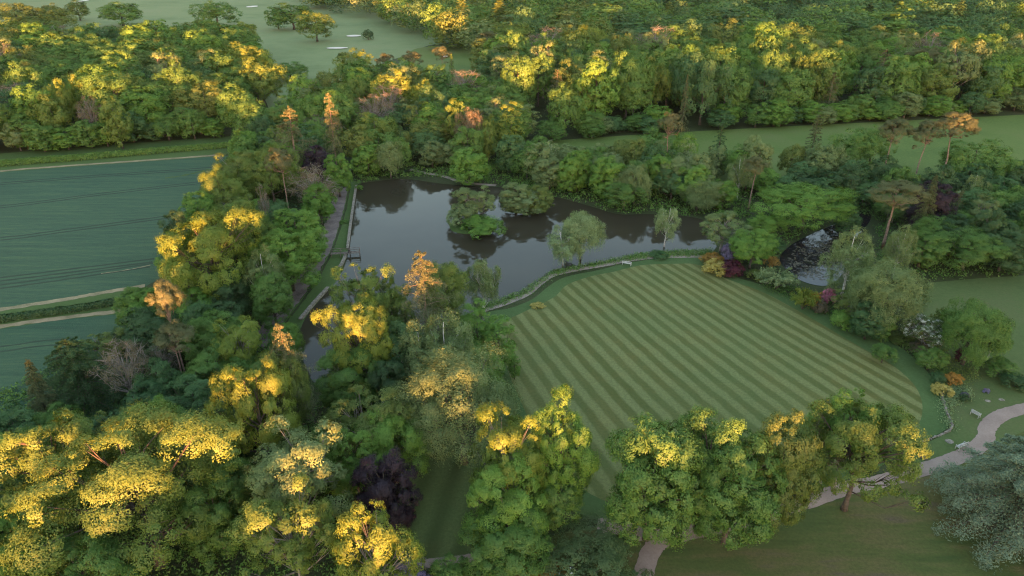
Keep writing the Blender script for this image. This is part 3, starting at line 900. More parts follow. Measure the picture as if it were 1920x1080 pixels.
# ------------------------------------------------------------------ trees placed one by one: kind, x, y of the crown top, crown width, height, leaf, label
HAND = [
 # near left corner
 ('maple', 205, 765, 335, 19.5, 'fresh', 'largest broad crown in the lower left corner, glowing yellow all over its top', None),
 ('maple', 120, 1000, 180, 12.5, 'mid', 'yellow tipped tree at the bottom left edge below the largest yellow crown'),
 ('maple', 62, 766, 190, 16, 'fresh', 'gold topped tree at the left edge behind the largest yellow crown'),
 ('oak', 262, 740, 140, 14, 'mid', 'rounded deep green tree with a small lit patch behind the largest yellow crown'),
 ('lime', 338, 800, 130, 11, 'teal', 'small dark blue-green tree between the largest yellow crown and the airy pale ash'),
 ('lime', 385, 890, 120, 11, 'mid', 'shaded green tree tucked against the right flank of the largest yellow crown'),
 ('ash', 540, 776, 190, 16.5, 'grey', 'airy pale ash with grey limbs showing through its crown'),
 ('ash', 525, 893, 165, 16, 'fresh', 'half lit ash with yellow sprays down its left side, below the airy pale ash'),
 ('ash', 688, 932, 150, 16, 'lime', 'bright yellow lit tree standing at the bottom edge beside the purple tree'),
 ('lime', 712, 838, 112, 12.5, 'purple', 'dark purple copper tree in the shade by the narrow side lawn'),
 ('ash', 672, 722, 150, 13, 'olive', 'olive green tree with thin pale top behind the purple tree'),
 ('oak', 728, 752, 120, 12, 'bright', 'green spreading tree between the purple tree and the large weeping willow'),
 ('lime', 655, 790, 110, 11, 'bright', 'fresh green bushy tree just left of the purple tree top'),
 ('maple', 462, 660, 145, 18, 'lime', 'brilliant yellow lit tree left of the lower pond arm'),
 ('oak', 515, 645, 95, 16, 'olive', 'green tree with yellow edges between the brilliant yellow tree and the pond arm'),
 ('larch', 522, 598, 95, 19, 'rust', 'orange brown conifer top rising behind the brilliant yellow tree'),
 ('ash', 432, 588, 100, 13, 'lime', 'pale yellow-green tree with a few dead twigs on top, near the track end'),
 ('pine', 315, 598, 72, 14, 'rust', 'lower of the two orange lit pines near the field corner'),
 ('pine', 300, 516, 64, 20, 'rust', 'upper and taller orange lit pine near the field corner'),
 ('cedar', 118, 622, 175, 11.5, 'dark', 'dark spreading cedar standing in the second field at the left'),
 ('spruce', 48, 668, 75, 12, 'pine', 'dull green conifer with a lit tip at the left edge by the second field'),
 ('bare', 215, 626, 100, 13, 'twig', 'nearly leafless twiggy tree with a few orange lit branches, right of the dark cedar'),
 ('lime', 262, 575, 110, 9, 'dark', 'dark green bushy tree at the field corner beside the orange pines'),
 ('bare', 292, 640, 60, 8, 'twig', 'brown leafless tree under the lower orange pine'),
 # belt between the wheat and the lake
 ('maple', 372, 385, 172, 20, 'lime', 'large yellow tree with a lit trunk at the edge of the wheat'),
 ('oak', 440, 362, 105, 17, 'fresh', 'yellow green tree leaning out behind the large yellow tree by the wheat'),
 ('oak', 408, 305, 85, 15, 'fresh', 'yellow flecked tree at the far corner of the wheat'),
 ('ash', 432, 279, 85, 15, 'olive', 'lit olive tree just beyond the far corner of the wheat'),
 ('oak', 495, 262, 100, 17, 'fresh', 'gold topped tree left of the big orange conifer'),
 ('pine', 522, 272, 50, 19, 'rust', 'lit pine crown between the gold topped tree and the purple tree'),
 ('larch', 540, 195, 76, 22, 'rust', 'big shaggy orange conifer standing over the belt by the wheat'),
 ('larch', 614, 171, 44, 24, 'rust', 'slender orange conifer with bare stem right of the shaggy one'),
 ('oak', 466, 300, 60, 12, 'mid', 'dull green tree squeezed under the gold topped tree'),
 ('lime', 590, 270, 52, 12, 'purple', 'small dark purple tree in the belt above the track'),
 ('bare', 583, 305, 92, 14, 'twig', 'grey brown twiggy tree in the belt left of the track'),
 ('lime', 628, 285, 50, 12, 'bright', 'small bright green tree right of the little purple tree'),
 ('lime', 548, 383, 100, 13, 'bright', 'fresh green rounded tree beside the dam track, farther of the pair'),
 ('lime', 530, 424, 108, 13, 'bright', 'fresh green rounded tree beside the dam track, nearer of the pair'),
 ('lime', 592, 338, 58, 11, 'bright', 'green tree overhanging the upper bend of the dam track'),
 ('birch', 485, 454, 66, 14, 'grey', 'slender birch with a lit yellow top in the belt'),
 ('lime', 470, 395, 70, 13, 'mid', 'green tree behind the slender lit birch'),
 ('lime', 500, 505, 75, 11, 'mid', 'green tree at the foot of the slender lit birch'),
 ('lime', 415, 500, 85, 10, 'dark', 'dark green tree beneath the large yellow tree by the wheat'),
 ('lime', 395, 640, 110, 10, 'mid', 'low green tree left of the brilliant yellow tree'),
 ('lime', 350, 700, 110, 10, 'teal', 'low blue-green tree right of the twiggy leafless tree'),
 ('oak', 530, 602, 58, 7, 'bright', 'small bright green tree at the end of the dam track'),
 # between the lake and the bottom edge
 ('maple', 660, 545, 128, 17.5, 'lime', 'brightest yellow tree standing before the lake'),
 ('ash', 676, 480, 112, 17, 'fresh', 'lit olive crown leaning over the dam wall behind the brightest yellow tree'),
 ('oak', 722, 535, 80, 13, 'fresh', 'yellow green tree on the right shoulder of the brightest yellow tree'),
 ('lime', 652, 640, 120, 11, 'mid', 'dark green lower tree under the brightest yellow tree'),
 ('larch', 789, 462, 112, 20, 'rust', 'tall orange conifer with a pale bare trunk at the near lake shore'),
 ('oak', 826, 480, 92, 15, 'fresh', 'yellow green tree right behind the tall orange conifer'),
 ('birch', 903, 474, 62, 13, 'grey', 'grey green weeping birch standing at the lake edge'),
 ('birch', 832, 572, 105, 15.5, 'grey', 'grey birch with a gold lit top by the near shore, right one of two'),
 ('birch', 782, 592, 95, 14, 'grey', 'grey birch with a thin gold top by the near shore, left one of two'),
 ('lime', 742, 598, 95, 12, 'teal', 'blue-green tree left of the two grey birches'),
 ('poplar', 893, 556, 62, 12, 'bright', 'bright green upright tree beside the lake path'),
 ('poplar', 935, 585, 62, 11, 'bright', 'bright green pointed tree at the lawn corner'),
 ('poplar', 965, 664, 22, 4.5, 'bright', 'thin young sapling on the left edge of the striped lawn'),
 ('lime', 905, 655, 75, 9, 'bright', 'green bushy tree below the bright pointed tree at the lawn corner'),
 ('willow', 862, 655, 225, 16, 'grey', 'large grey weeping willow with a gold lit top left of the striped lawn'),
 ('lime', 800, 655, 70, 11, 'grey', 'dull grey green tree left of the large weeping willow'),
 ('ash', 958, 752, 138, 17, 'lime', 'tall pale tree with yellow lit top at the bottom centre'),
 ('lime', 952, 850, 138, 13, 'bright', 'full green tree with one small yellow spray at the bottom centre'),
 ('lime', 950, 935, 150, 9, 'mid', 'low green tree at the foot of the full green tree at the bottom centre'),
 ('maple', 1056, 735, 128, 17, 'bright', 'lit green broad tree at the lower edge of the striped lawn'),
 ('oak', 1050, 850, 110, 10, 'mid', 'shaded lower boughs tree under the lit broad tree'),
 # row in front of the lawn
 ('lime', 1240, 772, 172, 17, 'mid', 'first big lime from the left in the row before the lawn'),
 ('lime', 1345, 758, 150, 17, 'mid', 'second big lime in the row, with gold top'),
 ('lime', 1400, 800, 165, 15.5, 'mid', 'nearest lime of the row, hanging lowest towards the park grass'),
 ('lime', 1490, 765, 130, 16.5, 'olive', 'fourth lime of the row, with a gold top and a ragged right side'),
 ('bare', 1578, 752, 85, 13, 'twig', 'thin grey tree with sparse leaves between the limes and the right end tree'),
 ('maple', 1648, 733, 195, 16.3, 'fresh', 'right end tree of the row with yellow lit top beside the drive'),
 ('ash', 1615, 724, 120, 15, 'bright', 'green tree behind the right end tree of the row'),
 ('cedar', 1972, 800, 300, 13, 'blue', 'large blue cedar in the lower right corner'),
 # lawn border, right side
 ('shrub', 1343, 484, 46, 3.0, 'gold', 'round gold variegated shrub at the far corner of the striped lawn'),
 ('shrub', 1338, 472, 40, 2.6, 'orange', 'brownish gold azalea behind the round gold shrub'),
 ('shrub', 1376, 484, 42, 3.6, 'wine', 'dark wine red maple shrub right of the round gold shrub'),
 ('shrub', 1371, 452, 30, 4.6, 'lilac', 'lilac flowering shrub hanging behind the wine red shrub'),
 ('oak', 1419, 424, 86, 9, 'bright', 'light green round tree at the far corner of the lawn'),
 ('ash', 1362, 393, 76, 9.5, 'grey', 'grey green tree on the lake bank behind the lilac shrub'),
 ('shrub', 1449, 478, 28, 2.4, 'orange', 'small orange azalea right of the light green round tree'),
 ('shrub', 1424, 505, 40, 1.8, 'olive', 'low olive shrub under the light green round tree'),
 ('spiky', 1464, 498, 78, 4.4, 'silver', 'silvery green arching shrub on the lawn edge before the lily pond'),
 ('spiky', 1513, 537, 52, 4.4, 'lime', 'lime yellow feathery shrub on the lawn edge'),
 ('shrub', 1530, 545, 30, 3, 'orange', 'rusty tipped shrub behind the lime yellow feathery shrub'),
 ('shrub', 1558, 538, 27, 3.2, 'pink', 'pink flowering rhododendron by the lily pond'),
 ('shrub', 1541, 560, 30, 2.4, 'twig', 'bronze leaved low shrub under the pink rhododendron'),
 ('ash', 1600, 537, 60, 6.5, 'olive', 'dull olive bushy tree right of the pink rhododendron'),
 ('shrub', 1586, 580, 42, 3.4, 'bright', 'rounded green shrub at the lawn edge below the olive bushy tree'),
 ('willow', 1678, 482, 130, 13, 'grey', 'broad weeping birch right of the lily pond'),
 ('lime', 1597, 392, 44, 6, 'teal', 'dark green bush at the far end of the lily pond'),
 ('birch', 1611, 420, 84, 14.5, 'grey', 'tall pale birch standing over the lily pond'),
 ('lime', 1640, 565, 60, 7, 'teal', 'dark green bushy tree in front of the broad weeping birch'),
 ('lime', 1660, 575, 50, 6, 'mid', 'green bush under the pale stem of the broad weeping birch'),
 ('oak', 1664, 642, 40, 3.6, 'mid', 'small round tree standing alone on the striped lawn'),
 ('ash', 1744, 590, 66, 6.0, 'white', 'white flowering tree in the right border'),
 ('oak', 1754, 650, 50, 4.0, 'mid', 'round green bush below the white flowering tree'),
 ('spiky', 1786, 575, 64, 6.0, 'olive', 'yellow green feathery shrub behind the white flowering tree'),
 ('willow', 1848, 560, 108, 11.5, 'mid', 'weeping birch with a lit tip on the right garden lawn'),
 ('birch', 1882, 590, 50, 9, 'mid', 'smaller weeping birch leaning at the right of the lit tipped one'),
 ('shrub', 1880, 668, 60, 3, 'mid', 'green bush at the right foot of the lit tipped weeping birch'),
 ('shrub', 1792, 697, 30, 2.0, 'orange', 'orange azalea at the end of the right border'),
 ('shrub', 1772, 718, 34, 1.8, 'gold', 'yellow spurge clump below the orange azalea'),
 ('shrub', 1763, 696, 26, 2.0, 'teal', 'blue-green bush left of the orange azalea'),
 ('shrub', 1706, 625, 55, 1.6, 'olive', 'low yellowish heather bank along the right border'),
 ('shrub', 1728, 640, 36, 1.6, 'twig', 'brown low heather at the edge of the right border'),
 ('shrub', 1812, 650, 30, 2.5, 'wine', 'reddish shrub between the round bush and the weeping birch'),
 ('shrub', 1910, 700, 50, 2.0, 'dark', 'dark low bush at the right edge beyond the drive'),
 ('oak', 1520, 343, 150, 10.5, 'bright', 'wide spreading green tree overhanging the lily pond'),
 ('oak', 1440, 398, 60, 5.5, 'bright', 'fresh green low tree left of the wide spreading one'),
 # conifers and trees right of the pond
 ('pine', 1690, 333, 92, 16, 'pine', 'dark broad pine rising right of the lily pond'),
 ('lime', 1762, 338, 75, 13, 'purple', 'purple leaved tree among the conifers at the right'),
 ('spruce', 1757, 325, 52, 16, 'pine', 'pointed conifer with a lit tip before the purple leaved tree'),
 ('birch', 1703, 414, 56, 12.5, 'grey', 'birch with a small orange lit top below the dark broad pine'),
 ('lime', 1742, 432, 70, 8, 'mid', 'green bushy tree right of the orange topped birch'),
 ('oak', 1830, 425, 112, 9, 'mid', 'wide green rounded bush at the far edge of the right garden lawn'),
 ('lime', 1900, 430, 80, 9, 'dark', 'dark green bush at the right edge beside the wide rounded bush'),
 ('ash', 1858, 365, 60, 10, 'grey', 'pale grey green tree behind the wide rounded bush'),
 ('oak', 1840, 255, 110, 13, 'mid', 'large green tree below the tall pines at the right edge'),
 ('lime', 1775, 305, 60, 11, 'dark', 'dark tree at the foot of the tall pines'),
 ('oak', 1612, 240, 75, 12, 'mid', 'dark rounded tree left of the tall pines'),
 ('oak', 1648, 232, 60, 12, 'mid', 'green rounded tree just beside the leftmost tall pine'),
 ('pine', 1684, 216, 52, 20, 'pine', 'leftmost of the tall bare stemmed pines over the meadow, crown unlit'),
 ('pine', 1746, 220, 54, 20, 'rust', 'middle of the tall bare stemmed pines, right half of its crown lit'),
 ('pine', 1806, 205, 64, 21.5, 'rust', 'right and widest of the tall bare stemmed pines, crown lit orange'),
 ('pine', 1261, 207, 40, 20, 'rust', 'lone umbrella pine with an orange crown on a long bare stem'),
 # far side of the lake
 ('lime', 990, 356, 60, 6, 'silver', 'front silvery bush of the small islet'),
 ('ash', 892, 344, 72, 10, 'grey', 'grey tree with bare stem on the lake island'),
 ('shrub', 865, 378, 52, 6, 'silver', 'silvery willow bush at the left of the lake island'),
 ('shrub', 905, 400, 74, 4.6, 'bright', 'bright green bush at the front of the lake island'),
 ('lime', 968, 340, 62, 8, 'grey', 'grey green bushy tree on the small islet behind the island'),
 ('lime', 1010, 345, 52, 7.5, 'olive', 'olive bush at the right of the small islet'),
 ('willow', 1092, 392, 78, 11, 'silver', 'weeping birch on the path side lake bank, right of the pair'),
 ('birch', 1058, 425, 62, 8.5, 'silver', 'smaller silvery birch on the lake bank, left of the pair'),
 ('birch', 1254, 382, 46, 10, 'silver', 'thin pale birch at the lake edge beyond the white bench'),
 ('oak', 700, 205, 72, 15, 'fresh', 'lit tree at the left end of the far shore with a tall top'),
 ('oak', 662, 226, 72, 14, 'olive', 'lit olive tree standing over the head of the dam'),
 ('willow', 728, 262, 52, 11, 'grey', 'grey willow hanging over the far left corner of the lake'),
 ('spruce', 750, 232, 34, 12, 'teal', 'blue-green conifer behind the grey willow of the far shore'),
 ('ash', 782, 190, 54, 14, 'olive', 'airy umbrella shaped tree with a lit top beyond the lake'),
 ('oak', 812, 185, 44, 14, 'mid', 'round headed tree right of the airy umbrella shaped one'),
 ('oak', 800, 240, 60, 10, 'teal', 'deep green tree beside the far shore path'),
 ('ash', 857, 184, 54, 18, 'fresh', 'tall gold topped tree over the far shore'),
 ('oak', 884, 198, 50, 17, 'twig', 'brownish lit tree beside the tall gold topped one'),
 ('oak', 914, 212, 38, 15.5, 'fresh', 'small golden tree left of the pale bright poplar'),
 ('poplar', 957, 186, 46, 18, 'lime', 'pale bright yellow poplar over the far shore'),
 ('oak', 876, 228, 70, 14, 'mid', 'green tree with gold shoulders behind the far shore path'),
 ('lime', 878, 275, 72, 10.5, 'bright', 'bright green bushy tree at the far waterside'),
 ('lime', 958, 248, 56, 12, 'teal', 'dark green tree under the pale bright poplar'),
 ('spruce', 1355, 229, 52, 14.5, 'dark', 'dark pointed cypress in front of the meadow'),
 ('oak', 1228, 238, 76, 12, 'mid', 'green tree beside the lone umbrella pine'),
 ('oak', 1170, 258, 50, 10, 'olive', 'yellowish olive tree standing before the meadow'),
 ('oak', 1130, 262, 52, 9.5, 'grey', 'grey green tree left of the yellowish olive tree'),
 ('spruce', 1536, 214, 52, 15, 'pine', 'tall dull conifer poking up over the meadow'),
 ('pine', 1420, 290, 48, 14, 'pine', 'small flat topped pine among the birches right of the lake'),
 ('birch', 1395, 290, 50, 12, 'grey', 'pale birch left of the small flat topped pine'),
 ('bare', 488, 342, 22, 15, 'twig', 'dead pale trunk standing in the belt by the wheat'),
 # far trees that stand out
 ('oak', 588, 18, 62, 20, 'fresh', 'lone round tree with lit top on the golf fairway'),
 ('oak', 544, 2, 75, 20, 'mid', 'clump tree with pale stems left of the lone fairway tree'),
 ('oak', 516, 10, 40, 17, 'mid', 'smaller tree at the left of the clump on the fairway'),
 ('shrub', 689, 54, 20, 7, 'dark', 'round dark bush beside the white bunker'),
 ('oak', 460, 73, 80, 21, 'lime', 'lit tree at the right end of the left wood, near the fairway'),
 ('oak', 398, 80, 105, 20, 'fresh', 'wide gold topped tree in the left wood by the fairway'),
 ('oak', 448, 36, 62, 20, 'lime', 'gold crowned tree behind the right end of the left wood'),
 ('oak', 372, 30, 60, 19, 'fresh', 'gold crowned tree at the back of the left wood'),
 ('oak', 250, 40, 90, 19, 'fresh', 'wide flat gold topped tree at the back of the left wood'),
 ('oak', 220, 0, 75, 19, 'mid', 'dark clump tree on the fairway at the upper left'),
 ('oak', 400, 0, 70, 19, 'mid', 'dark clump tree on the fairway above the left wood'),
 ('oak', 98, 142, 50, 20, 'lime', 'gold crowned tree standing over the front of the left wood, left of the two'),
 ('oak', 142, 135, 46, 20, 'lime', 'gold crowned tree standing over the front of the left wood, right of the two'),
 ('lime', 85, 172, 60, 17, 'fresh', 'yellow streaked tree at the front of the left wood'),
 ('bare', 158, 176, 45, 16, 'twig', 'brown nearly bare tree between yellow ones in the left wood'),
 ('oak', 225, 128, 80, 20, 'fresh', 'yellow topped tree in the middle of the left wood front'),
 ('lime', 205, 180, 50, 17, 'fresh', 'green tree with yellow side sprays below the yellow topped one'),
 ('oak', 375, 145, 85, 18, 'olive', 'broad olive tree with lit top at the right of the left wood front'),
 ('oak', 540, 113, 60, 9, 'mid', 'small green bushy tree alone on the near fairway'),
 ('oak', 655, 88, 60, 19, 'fresh', 'gold crowned tree at the fairway edge, left of the lit pines'),
 ('poplar', 680, 92, 34, 19, 'lime', 'upright lit tree beside the gold crowned one at the fairway edge'),
 ('oak', 730, 125, 75, 20, 'lime', 'rounded gold tree in the middle wood'),
 ('oak', 793, 143, 46, 18, 'lime', 'smaller rounded gold tree right of the big one in the middle wood'),
 ('ash', 745, 115, 80, 19, 'grey', 'pale willowy tree behind the rounded gold tree'),
 ('spruce', 846, 100, 24, 17, 'fresh', 'narrow cypress with a lit right side by the clearing'),
 ('pine', 828, 84, 32, 19, 'rust', 'lit pine standing before the clearing'),
 ('pine', 772, 94, 34, 18, 'rust', 'orange lit pine left of the narrow cypress'),
 ('pine', 720, 97, 30, 18, 'rust', 'small orange lit pine near the fairway edge'),
 ('oak', 960, 36, 85, 22, 'fresh', 'tall round tree with gold top beyond the clearing'),
 ('pine', 915, 56, 40, 20, 'pine', 'brown pine standing beside the clearing'),
 ('oak', 1108, 44, 64, 22, 'lime', 'gold crowned tree standing out of the right wood'),
 ('poplar', 1175, 50, 58, 20, 'grey', 'pale topped grey tree right of the gold crowned one'),
 ('poplar', 1240, 48, 50, 20, 'grey', 'second pale topped grey tree in the right wood'),
 ('oak', 1350, 80, 66, 21, 'lime', 'gold lit tree above the middle of the meadow'),
 ('oak', 1487, 42, 72, 22, 'lime', 'largest bright yellow tree of the right wood'),
 ('ash', 1540, 66, 64, 21, 'fresh', 'yellow tinged tree right of the largest bright yellow one'),
 ('spruce', 1290, 138, 26, 20, 'rust', 'orange topped conifer poking out of the right wood front'),
 ('larch', 1566, 134, 36, 17, 'rust', 'small orange lit conifer in the right wood front'),
 ('larch', 1663, 90, 52, 22, 'rust', 'dark rusty conifer in the right wood'),
 ('pine', 1738, 86, 62, 22, 'pine', 'flat layered pine in the right wood'),
 ('larch', 1045, 128, 40, 19, 'rust', 'brown tipped conifer in the wood beyond the lake'),
]
for row in HAND:
    tree(*row[:7], **({'var': 1} if len(row) > 7 else {}))

# ------------------------------------------------------------------ trees that fill the belts and woods
def scatter(poly_px, spacing, kinds, hrange, wrange, group, label_of, hmax=None, jitter=0.42, clear=0.62, seed=1, limit=9999, shape=None):
    """Trees set over a piece of ground, keeping clear of those already there."""
    rs = random.Random(seed)
    poly = gp(poly_px)
    x0, x1 = min(p[0] for p in poly), max(p[0] for p in poly)
    y0, y1 = min(p[1] for p in poly), max(p[1] for p in poly)
    out = []
    y, j = y0, 0
    while y < y1:
        s = spacing(y) if callable(spacing) else spacing
        x = x0 + (s / 2 if j % 2 else 0)
        while x < x1:
            px, py = x + rs.uniform(-jitter, jitter) * s, y + rs.uniform(-jitter, jitter) * s
            x += s
            if not inside(poly, px, py):
                continue
            if abs(px) > py * 0.70 + 28:
                continue
            kind, leaf = rs.choices([k[0] for k in kinds], [k[1] for k in kinds])[0]
            H = hrange[0] + (hrange[1] - hrange[0]) * rs.random() ** 1.8
            W = s * rs.uniform(*wrange)
            if any((px - q[0]) ** 2 + (py - q[1]) ** 2 < ((q[2] + W / 2) * clear) ** 2 for q in PLACED):
                continue
            if kind == 'poplar': W *= 0.62
            elif kind in ('pine', 'spruce', 'larch'): W *= 0.65
            elif kind == 'birch': W *= 0.75
            out.append((kind, px, py, H, W, leaf, j))
        y += s * 0.87
        j += 1
    return out[:limit]

COLWORD = {'mid': 'mid green', 'fresh': 'yellow-green', 'bright': 'fresh green', 'dark': 'dark green', 'grey': 'grey-green', 'olive': 'olive', 'teal': 'deep blue-green', 'pine': 'dull green', 'rust': 'rusty brown',
           'twig': 'brownish', 'purple': 'purple', 'silver': 'silvery green', 'lime': 'yellow'}
KINDWORD = {'oak': 'round tree', 'lime': 'skirted tree', 'ash': 'airy tree', 'poplar': 'upright tree', 'birch': 'slender birch', 'willow': 'weeping tree', 'pine': 'pine',
            'spruce': 'pointed conifer', 'larch': 'shaggy conifer', 'bare': 'leafless tree', 'shrub': 'low bush', 'cedar': 'cedar'}
ORD = ('first second third fourth fifth sixth seventh eighth ninth tenth eleventh twelfth thirteenth fourteenth fifteenth sixteenth seventeenth eighteenth nineteenth twentieth '
       'twenty-first twenty-second twenty-third twenty-fourth twenty-fifth twenty-sixth twenty-seventh twenty-eighth twenty-ninth thirtieth').split()
ORD += [f'{w}' for w in ('thirty-first thirty-second thirty-third thirty-fourth thirty-fifth thirty-sixth thirty-seventh thirty-eighth thirty-ninth fortieth forty-first forty-second forty-third forty-fourth forty-fifth').split()]
def fill(where, group, *a, **kw):
    """Each tree is described by its look and its place in the ranks of its wood, counted from the viewer."""
    out = scatter(*a, group, None, **kw)
    rows = sorted({o[6] for o in out})
    for r in rows:
        line = sorted([o for o in out if o[6] == r], key=lambda o: o[1] / o[2])
        for i, (kind, x, y, H, W, leaf, j) in enumerate(line):
            plant(kind, x, y, H, W, leaf, f'{COLWORD[leaf]} {KINDWORD[kind]}, {ORD[min(i, 44)]} from left, {ORD[rows.index(r)]} rank of {where}', group)

MIX_DARK = [(('lime', 'mid'), 4), (('lime', 'teal'), 2), (('oak', 'mid'), 3), (('lime', 'dark'), 2), (('ash', 'olive'), 1), (('lime', 'bright'), 2)]
MIX_WOOD = [(('oak', 'mid'), 6), (('oak', 'fresh'), 1.5), (('oak', 'olive'), 2.5), (('lime', 'bright'), 2), (('lime', 'mid'), 4), (('ash', 'grey'), 2), (('poplar', 'grey'), 1), (('oak', 'teal'), 2), (('bare', 'twig'), 0.4)]
MIX_SHORE = [(('lime', 'grey'), 3), (('willow', 'grey'), 1.5), (('birch', 'silver'), 1.5), (('lime', 'bright'), 3), (('oak', 'mid'), 3), (('oak', 'teal'), 1), (('oak', 'olive'), 1)]
MIX_RIGHT = [(('lime', 'dark'), 3), (('oak', 'mid'), 3), (('spruce', 'pine'), 1), (('lime', 'teal'), 2), (('birch', 'grey'), 1)]

# low wood under the near trees at the left
fill('the lower left belt', 'trees of the lower left belt',
     [(-150, 900), (60, 810), (200, 690), (275, 600), (430, 600), (470, 660), (500, 760), (560, 860), (700, 850), (730, 900), (720, 1010), (560, 1200), (-150, 1250)], 5.6, MIX_DARK, (7.5, 11.5), (1.0, 1.35), seed=3)
fill('the belt by the wheat', 'trees of the belt by the wheat',
     [(300, 560), (340, 500), (420, 400), (455, 300), (520, 268), (610, 290), (592, 345), (575, 400), (560, 440), (540, 485), (515, 520), (485, 570), (440, 600)], 6.4, MIX_DARK, (8, 12.5), (1.0, 1.35), seed=4)
fill('the near lake strip', 'trees of the near lake strip',
     [(660, 745), (760, 690), (860, 620), (900, 610), (890, 720), (800, 800), (700, 800)], 5.5, MIX_DARK, (7, 10.5), (1.0, 1.3), seed=5)
fill('the far lake shore', 'trees along the far lake shore',
     [(680, 332), (650, 300), (760, 285), (985, 300), (1100, 330), (1300, 340), (1440, 362), (1410, 415), (1340, 415), (1290, 402), (1160, 396), (1060, 368), (985, 348), (930, 342), (850, 330), (760, 322)], 7.2, MIX_SHORE, (7.5, 12.5), (1.0, 1.35), seed=6)
fill('the garden wood', 'trees of the garden wood',
     [(1440, 362), (1560, 350), (1700, 345), (1900, 345), (2100, 350), (2150, 490), (1930, 500), (1740, 505), (1650, 490), (1640, 420), (1640, 395), (1480, 385)], 6.8, MIX_RIGHT, (6.5, 11), (1.0, 1.3), seed=7)
fill('the meadow edge', 'trees before the meadow',
     [(960, 290), (1100, 318), (1300, 322), (1560, 335), (1560, 350), (1440, 362), (1300, 342), (1100, 330)], 6.5, MIX_SHORE, (9.5, 14), (1.0, 1.3), seed=8)
fill('the middle wood', 'trees of the middle wood',
     [(455, 268), (505, 252), (560, 228), (610, 195), (660, 178), (740, 168), (830, 185), (960, 195), (1000, 250), (960, 300), (800, 312), (650, 320)], 10.6, MIX_WOOD, (12, 18), (1.0, 1.35), seed=9)
fill('the left wood', 'trees of the left wood',
     [(-160, 290), (-160, 90), (90, 100), (220, 108), (340, 95), (420, 92), (475, 150), (500, 205), (470, 252), (200, 274), (0, 288)], lambda y: 13.5 if y < 300 else 17.0, MIX_WOOD, (16.5, 23.5), (1.0, 1.35), seed=10)
fill('the right wood', 'trees of the right wood',
     [(985, 262), (1100, 250), (1400, 230), (1700, 215), (2020, 200), (2100, 120), (1500, 120), (900, 140), (950, 190)], lambda y: 13.0 if y < 340 else 18.5, MIX_WOOD, (18, 27), (1.0, 1.35), seed=11)
MIX_SKIRT = [(('lime', 'mid'), 3), (('lime', 'teal'), 2), (('lime', 'bright'), 3), (('oak', 'mid'), 1), (('lime', 'grey'), 2)]
fill('bushes fronting the right wood', 'bushy trees fronting the right wood', [(985, 272), (1100, 259), (1400, 241), (1700, 226), (2040, 208), (2040, 200), (1700, 217), (1400, 231), (1100, 249), (985, 262)], 7.5, MIX_SKIRT, (6, 12), (1.1, 1.5), clear=0.4, seed=31)
fill('bushes fronting the left wood', 'bushy trees fronting the left wood', [(-160, 302), (0, 291), (200, 277), (465, 257), (465, 240), (200, 258), (0, 274), (-160, 283)], 6.5, MIX_SKIRT, (6, 12), (1.1, 1.5), clear=0.28, seed=32)

# beyond that the woods run together: one mass of crowns
def far_mass():
    rs = random.Random(21)
    rg = np.random.default_rng(21)
    poly = gp([(600, 22), (720, 40), (760, 62), (800, 85), (880, 112), (1000, 117), (1500, 118), (2150, 118), (2500, -30), (-100, -60), (-400, -30), (120, -22), (500, -25)])
    QQ, TT, MI = [], [], []
    shapes = []
    for k in ('oak', 'oak', 'lime', 'ash', 'poplar', 'spruce'):
        Q, T, g, H, W = build_shape(k, 900 + len(shapes), 1)
        idx = rg.permutation(len(Q))[:1500]
        c = Q[idx].mean(axis=1, keepdims=True)
        Qs = c + (Q[idx] - c) * (1.8 if k != 'spruce' else 1.6)
        shapes.append((Qs, T[idx], H, W))
    y = 440.0
    n = 0
    while y < 1300:
        s = 21.0 + (y - 440) * 0.012
        x = -y * 0.74
        while x < y * 0.74:
            px, py = x + rs.uniform(-.45, .45) * s, y + rs.uniform(-.45, .45) * s
            x += s
            if not inside(poly, px, py):
                continue
            Q, T, H, W = shapes[rs.choice((0, 0, 1, 1, 2, 3, 4, 5))]
            if any((px - q0[0]) ** 2 + (py - q0[1]) ** 2 < (q0[2] + 3) ** 2 for q0 in PLACED):
                continue
            h, w = rs.choice((rs.uniform(19, 22), rs.uniform(19, 22), rs.uniform(18, 21), rs.uniform(21, 28))) + max(0, py - 800) * 0.012, s * rs.uniform(0.75, 1.4)
            a = rs.uniform(0, 6.283)
            k = len(Q) if py < 680 else (600 if py < 900 else 350)
            Q, T = Q[:k], T[:k]
            if k < 800:
                c = Q.mean(axis=1, keepdims=True)
                Q = c + (Q - c) * (1.25 if k > 400 else 1.6)
            q = Q * np.array((w / W, w / W, h / H))
            ca, sa = math.cos(a), math.sin(a)
            q = np.stack([q[..., 0] * ca - q[..., 1] * sa + px, q[..., 0] * sa + q[..., 1] * ca + py, q[..., 2]], -1)
            QQ.append(q)
            TT.append(np.clip(T * 0.6 + rs.uniform(0, 0.4), 0, 1))
            MI.append(np.full(len(q), rs.choice((0, 0, 1, 1, 2, 3, 4, 0)) if mnoise.noise(Vector((px * .01, py * .01, 3))) < 0.2 and px < 0.28 * py + rs.uniform(-40, 40) else rs.choice((2, 3, 0)), dtype=np.int32))
            n += 1
        y += s * 0.9
    o = link('distant_woodland', quads_mesh('distant_woodland', np.concatenate(QQ), [LEAF[c] for c in ('mid', 'olive', 'dark', 'teal', 'grey')], np.concatenate(TT), np.concatenate(MI)), kind='stuff', label='far off woods running together along the top of the view')
    return n
N_FAR = far_mass()
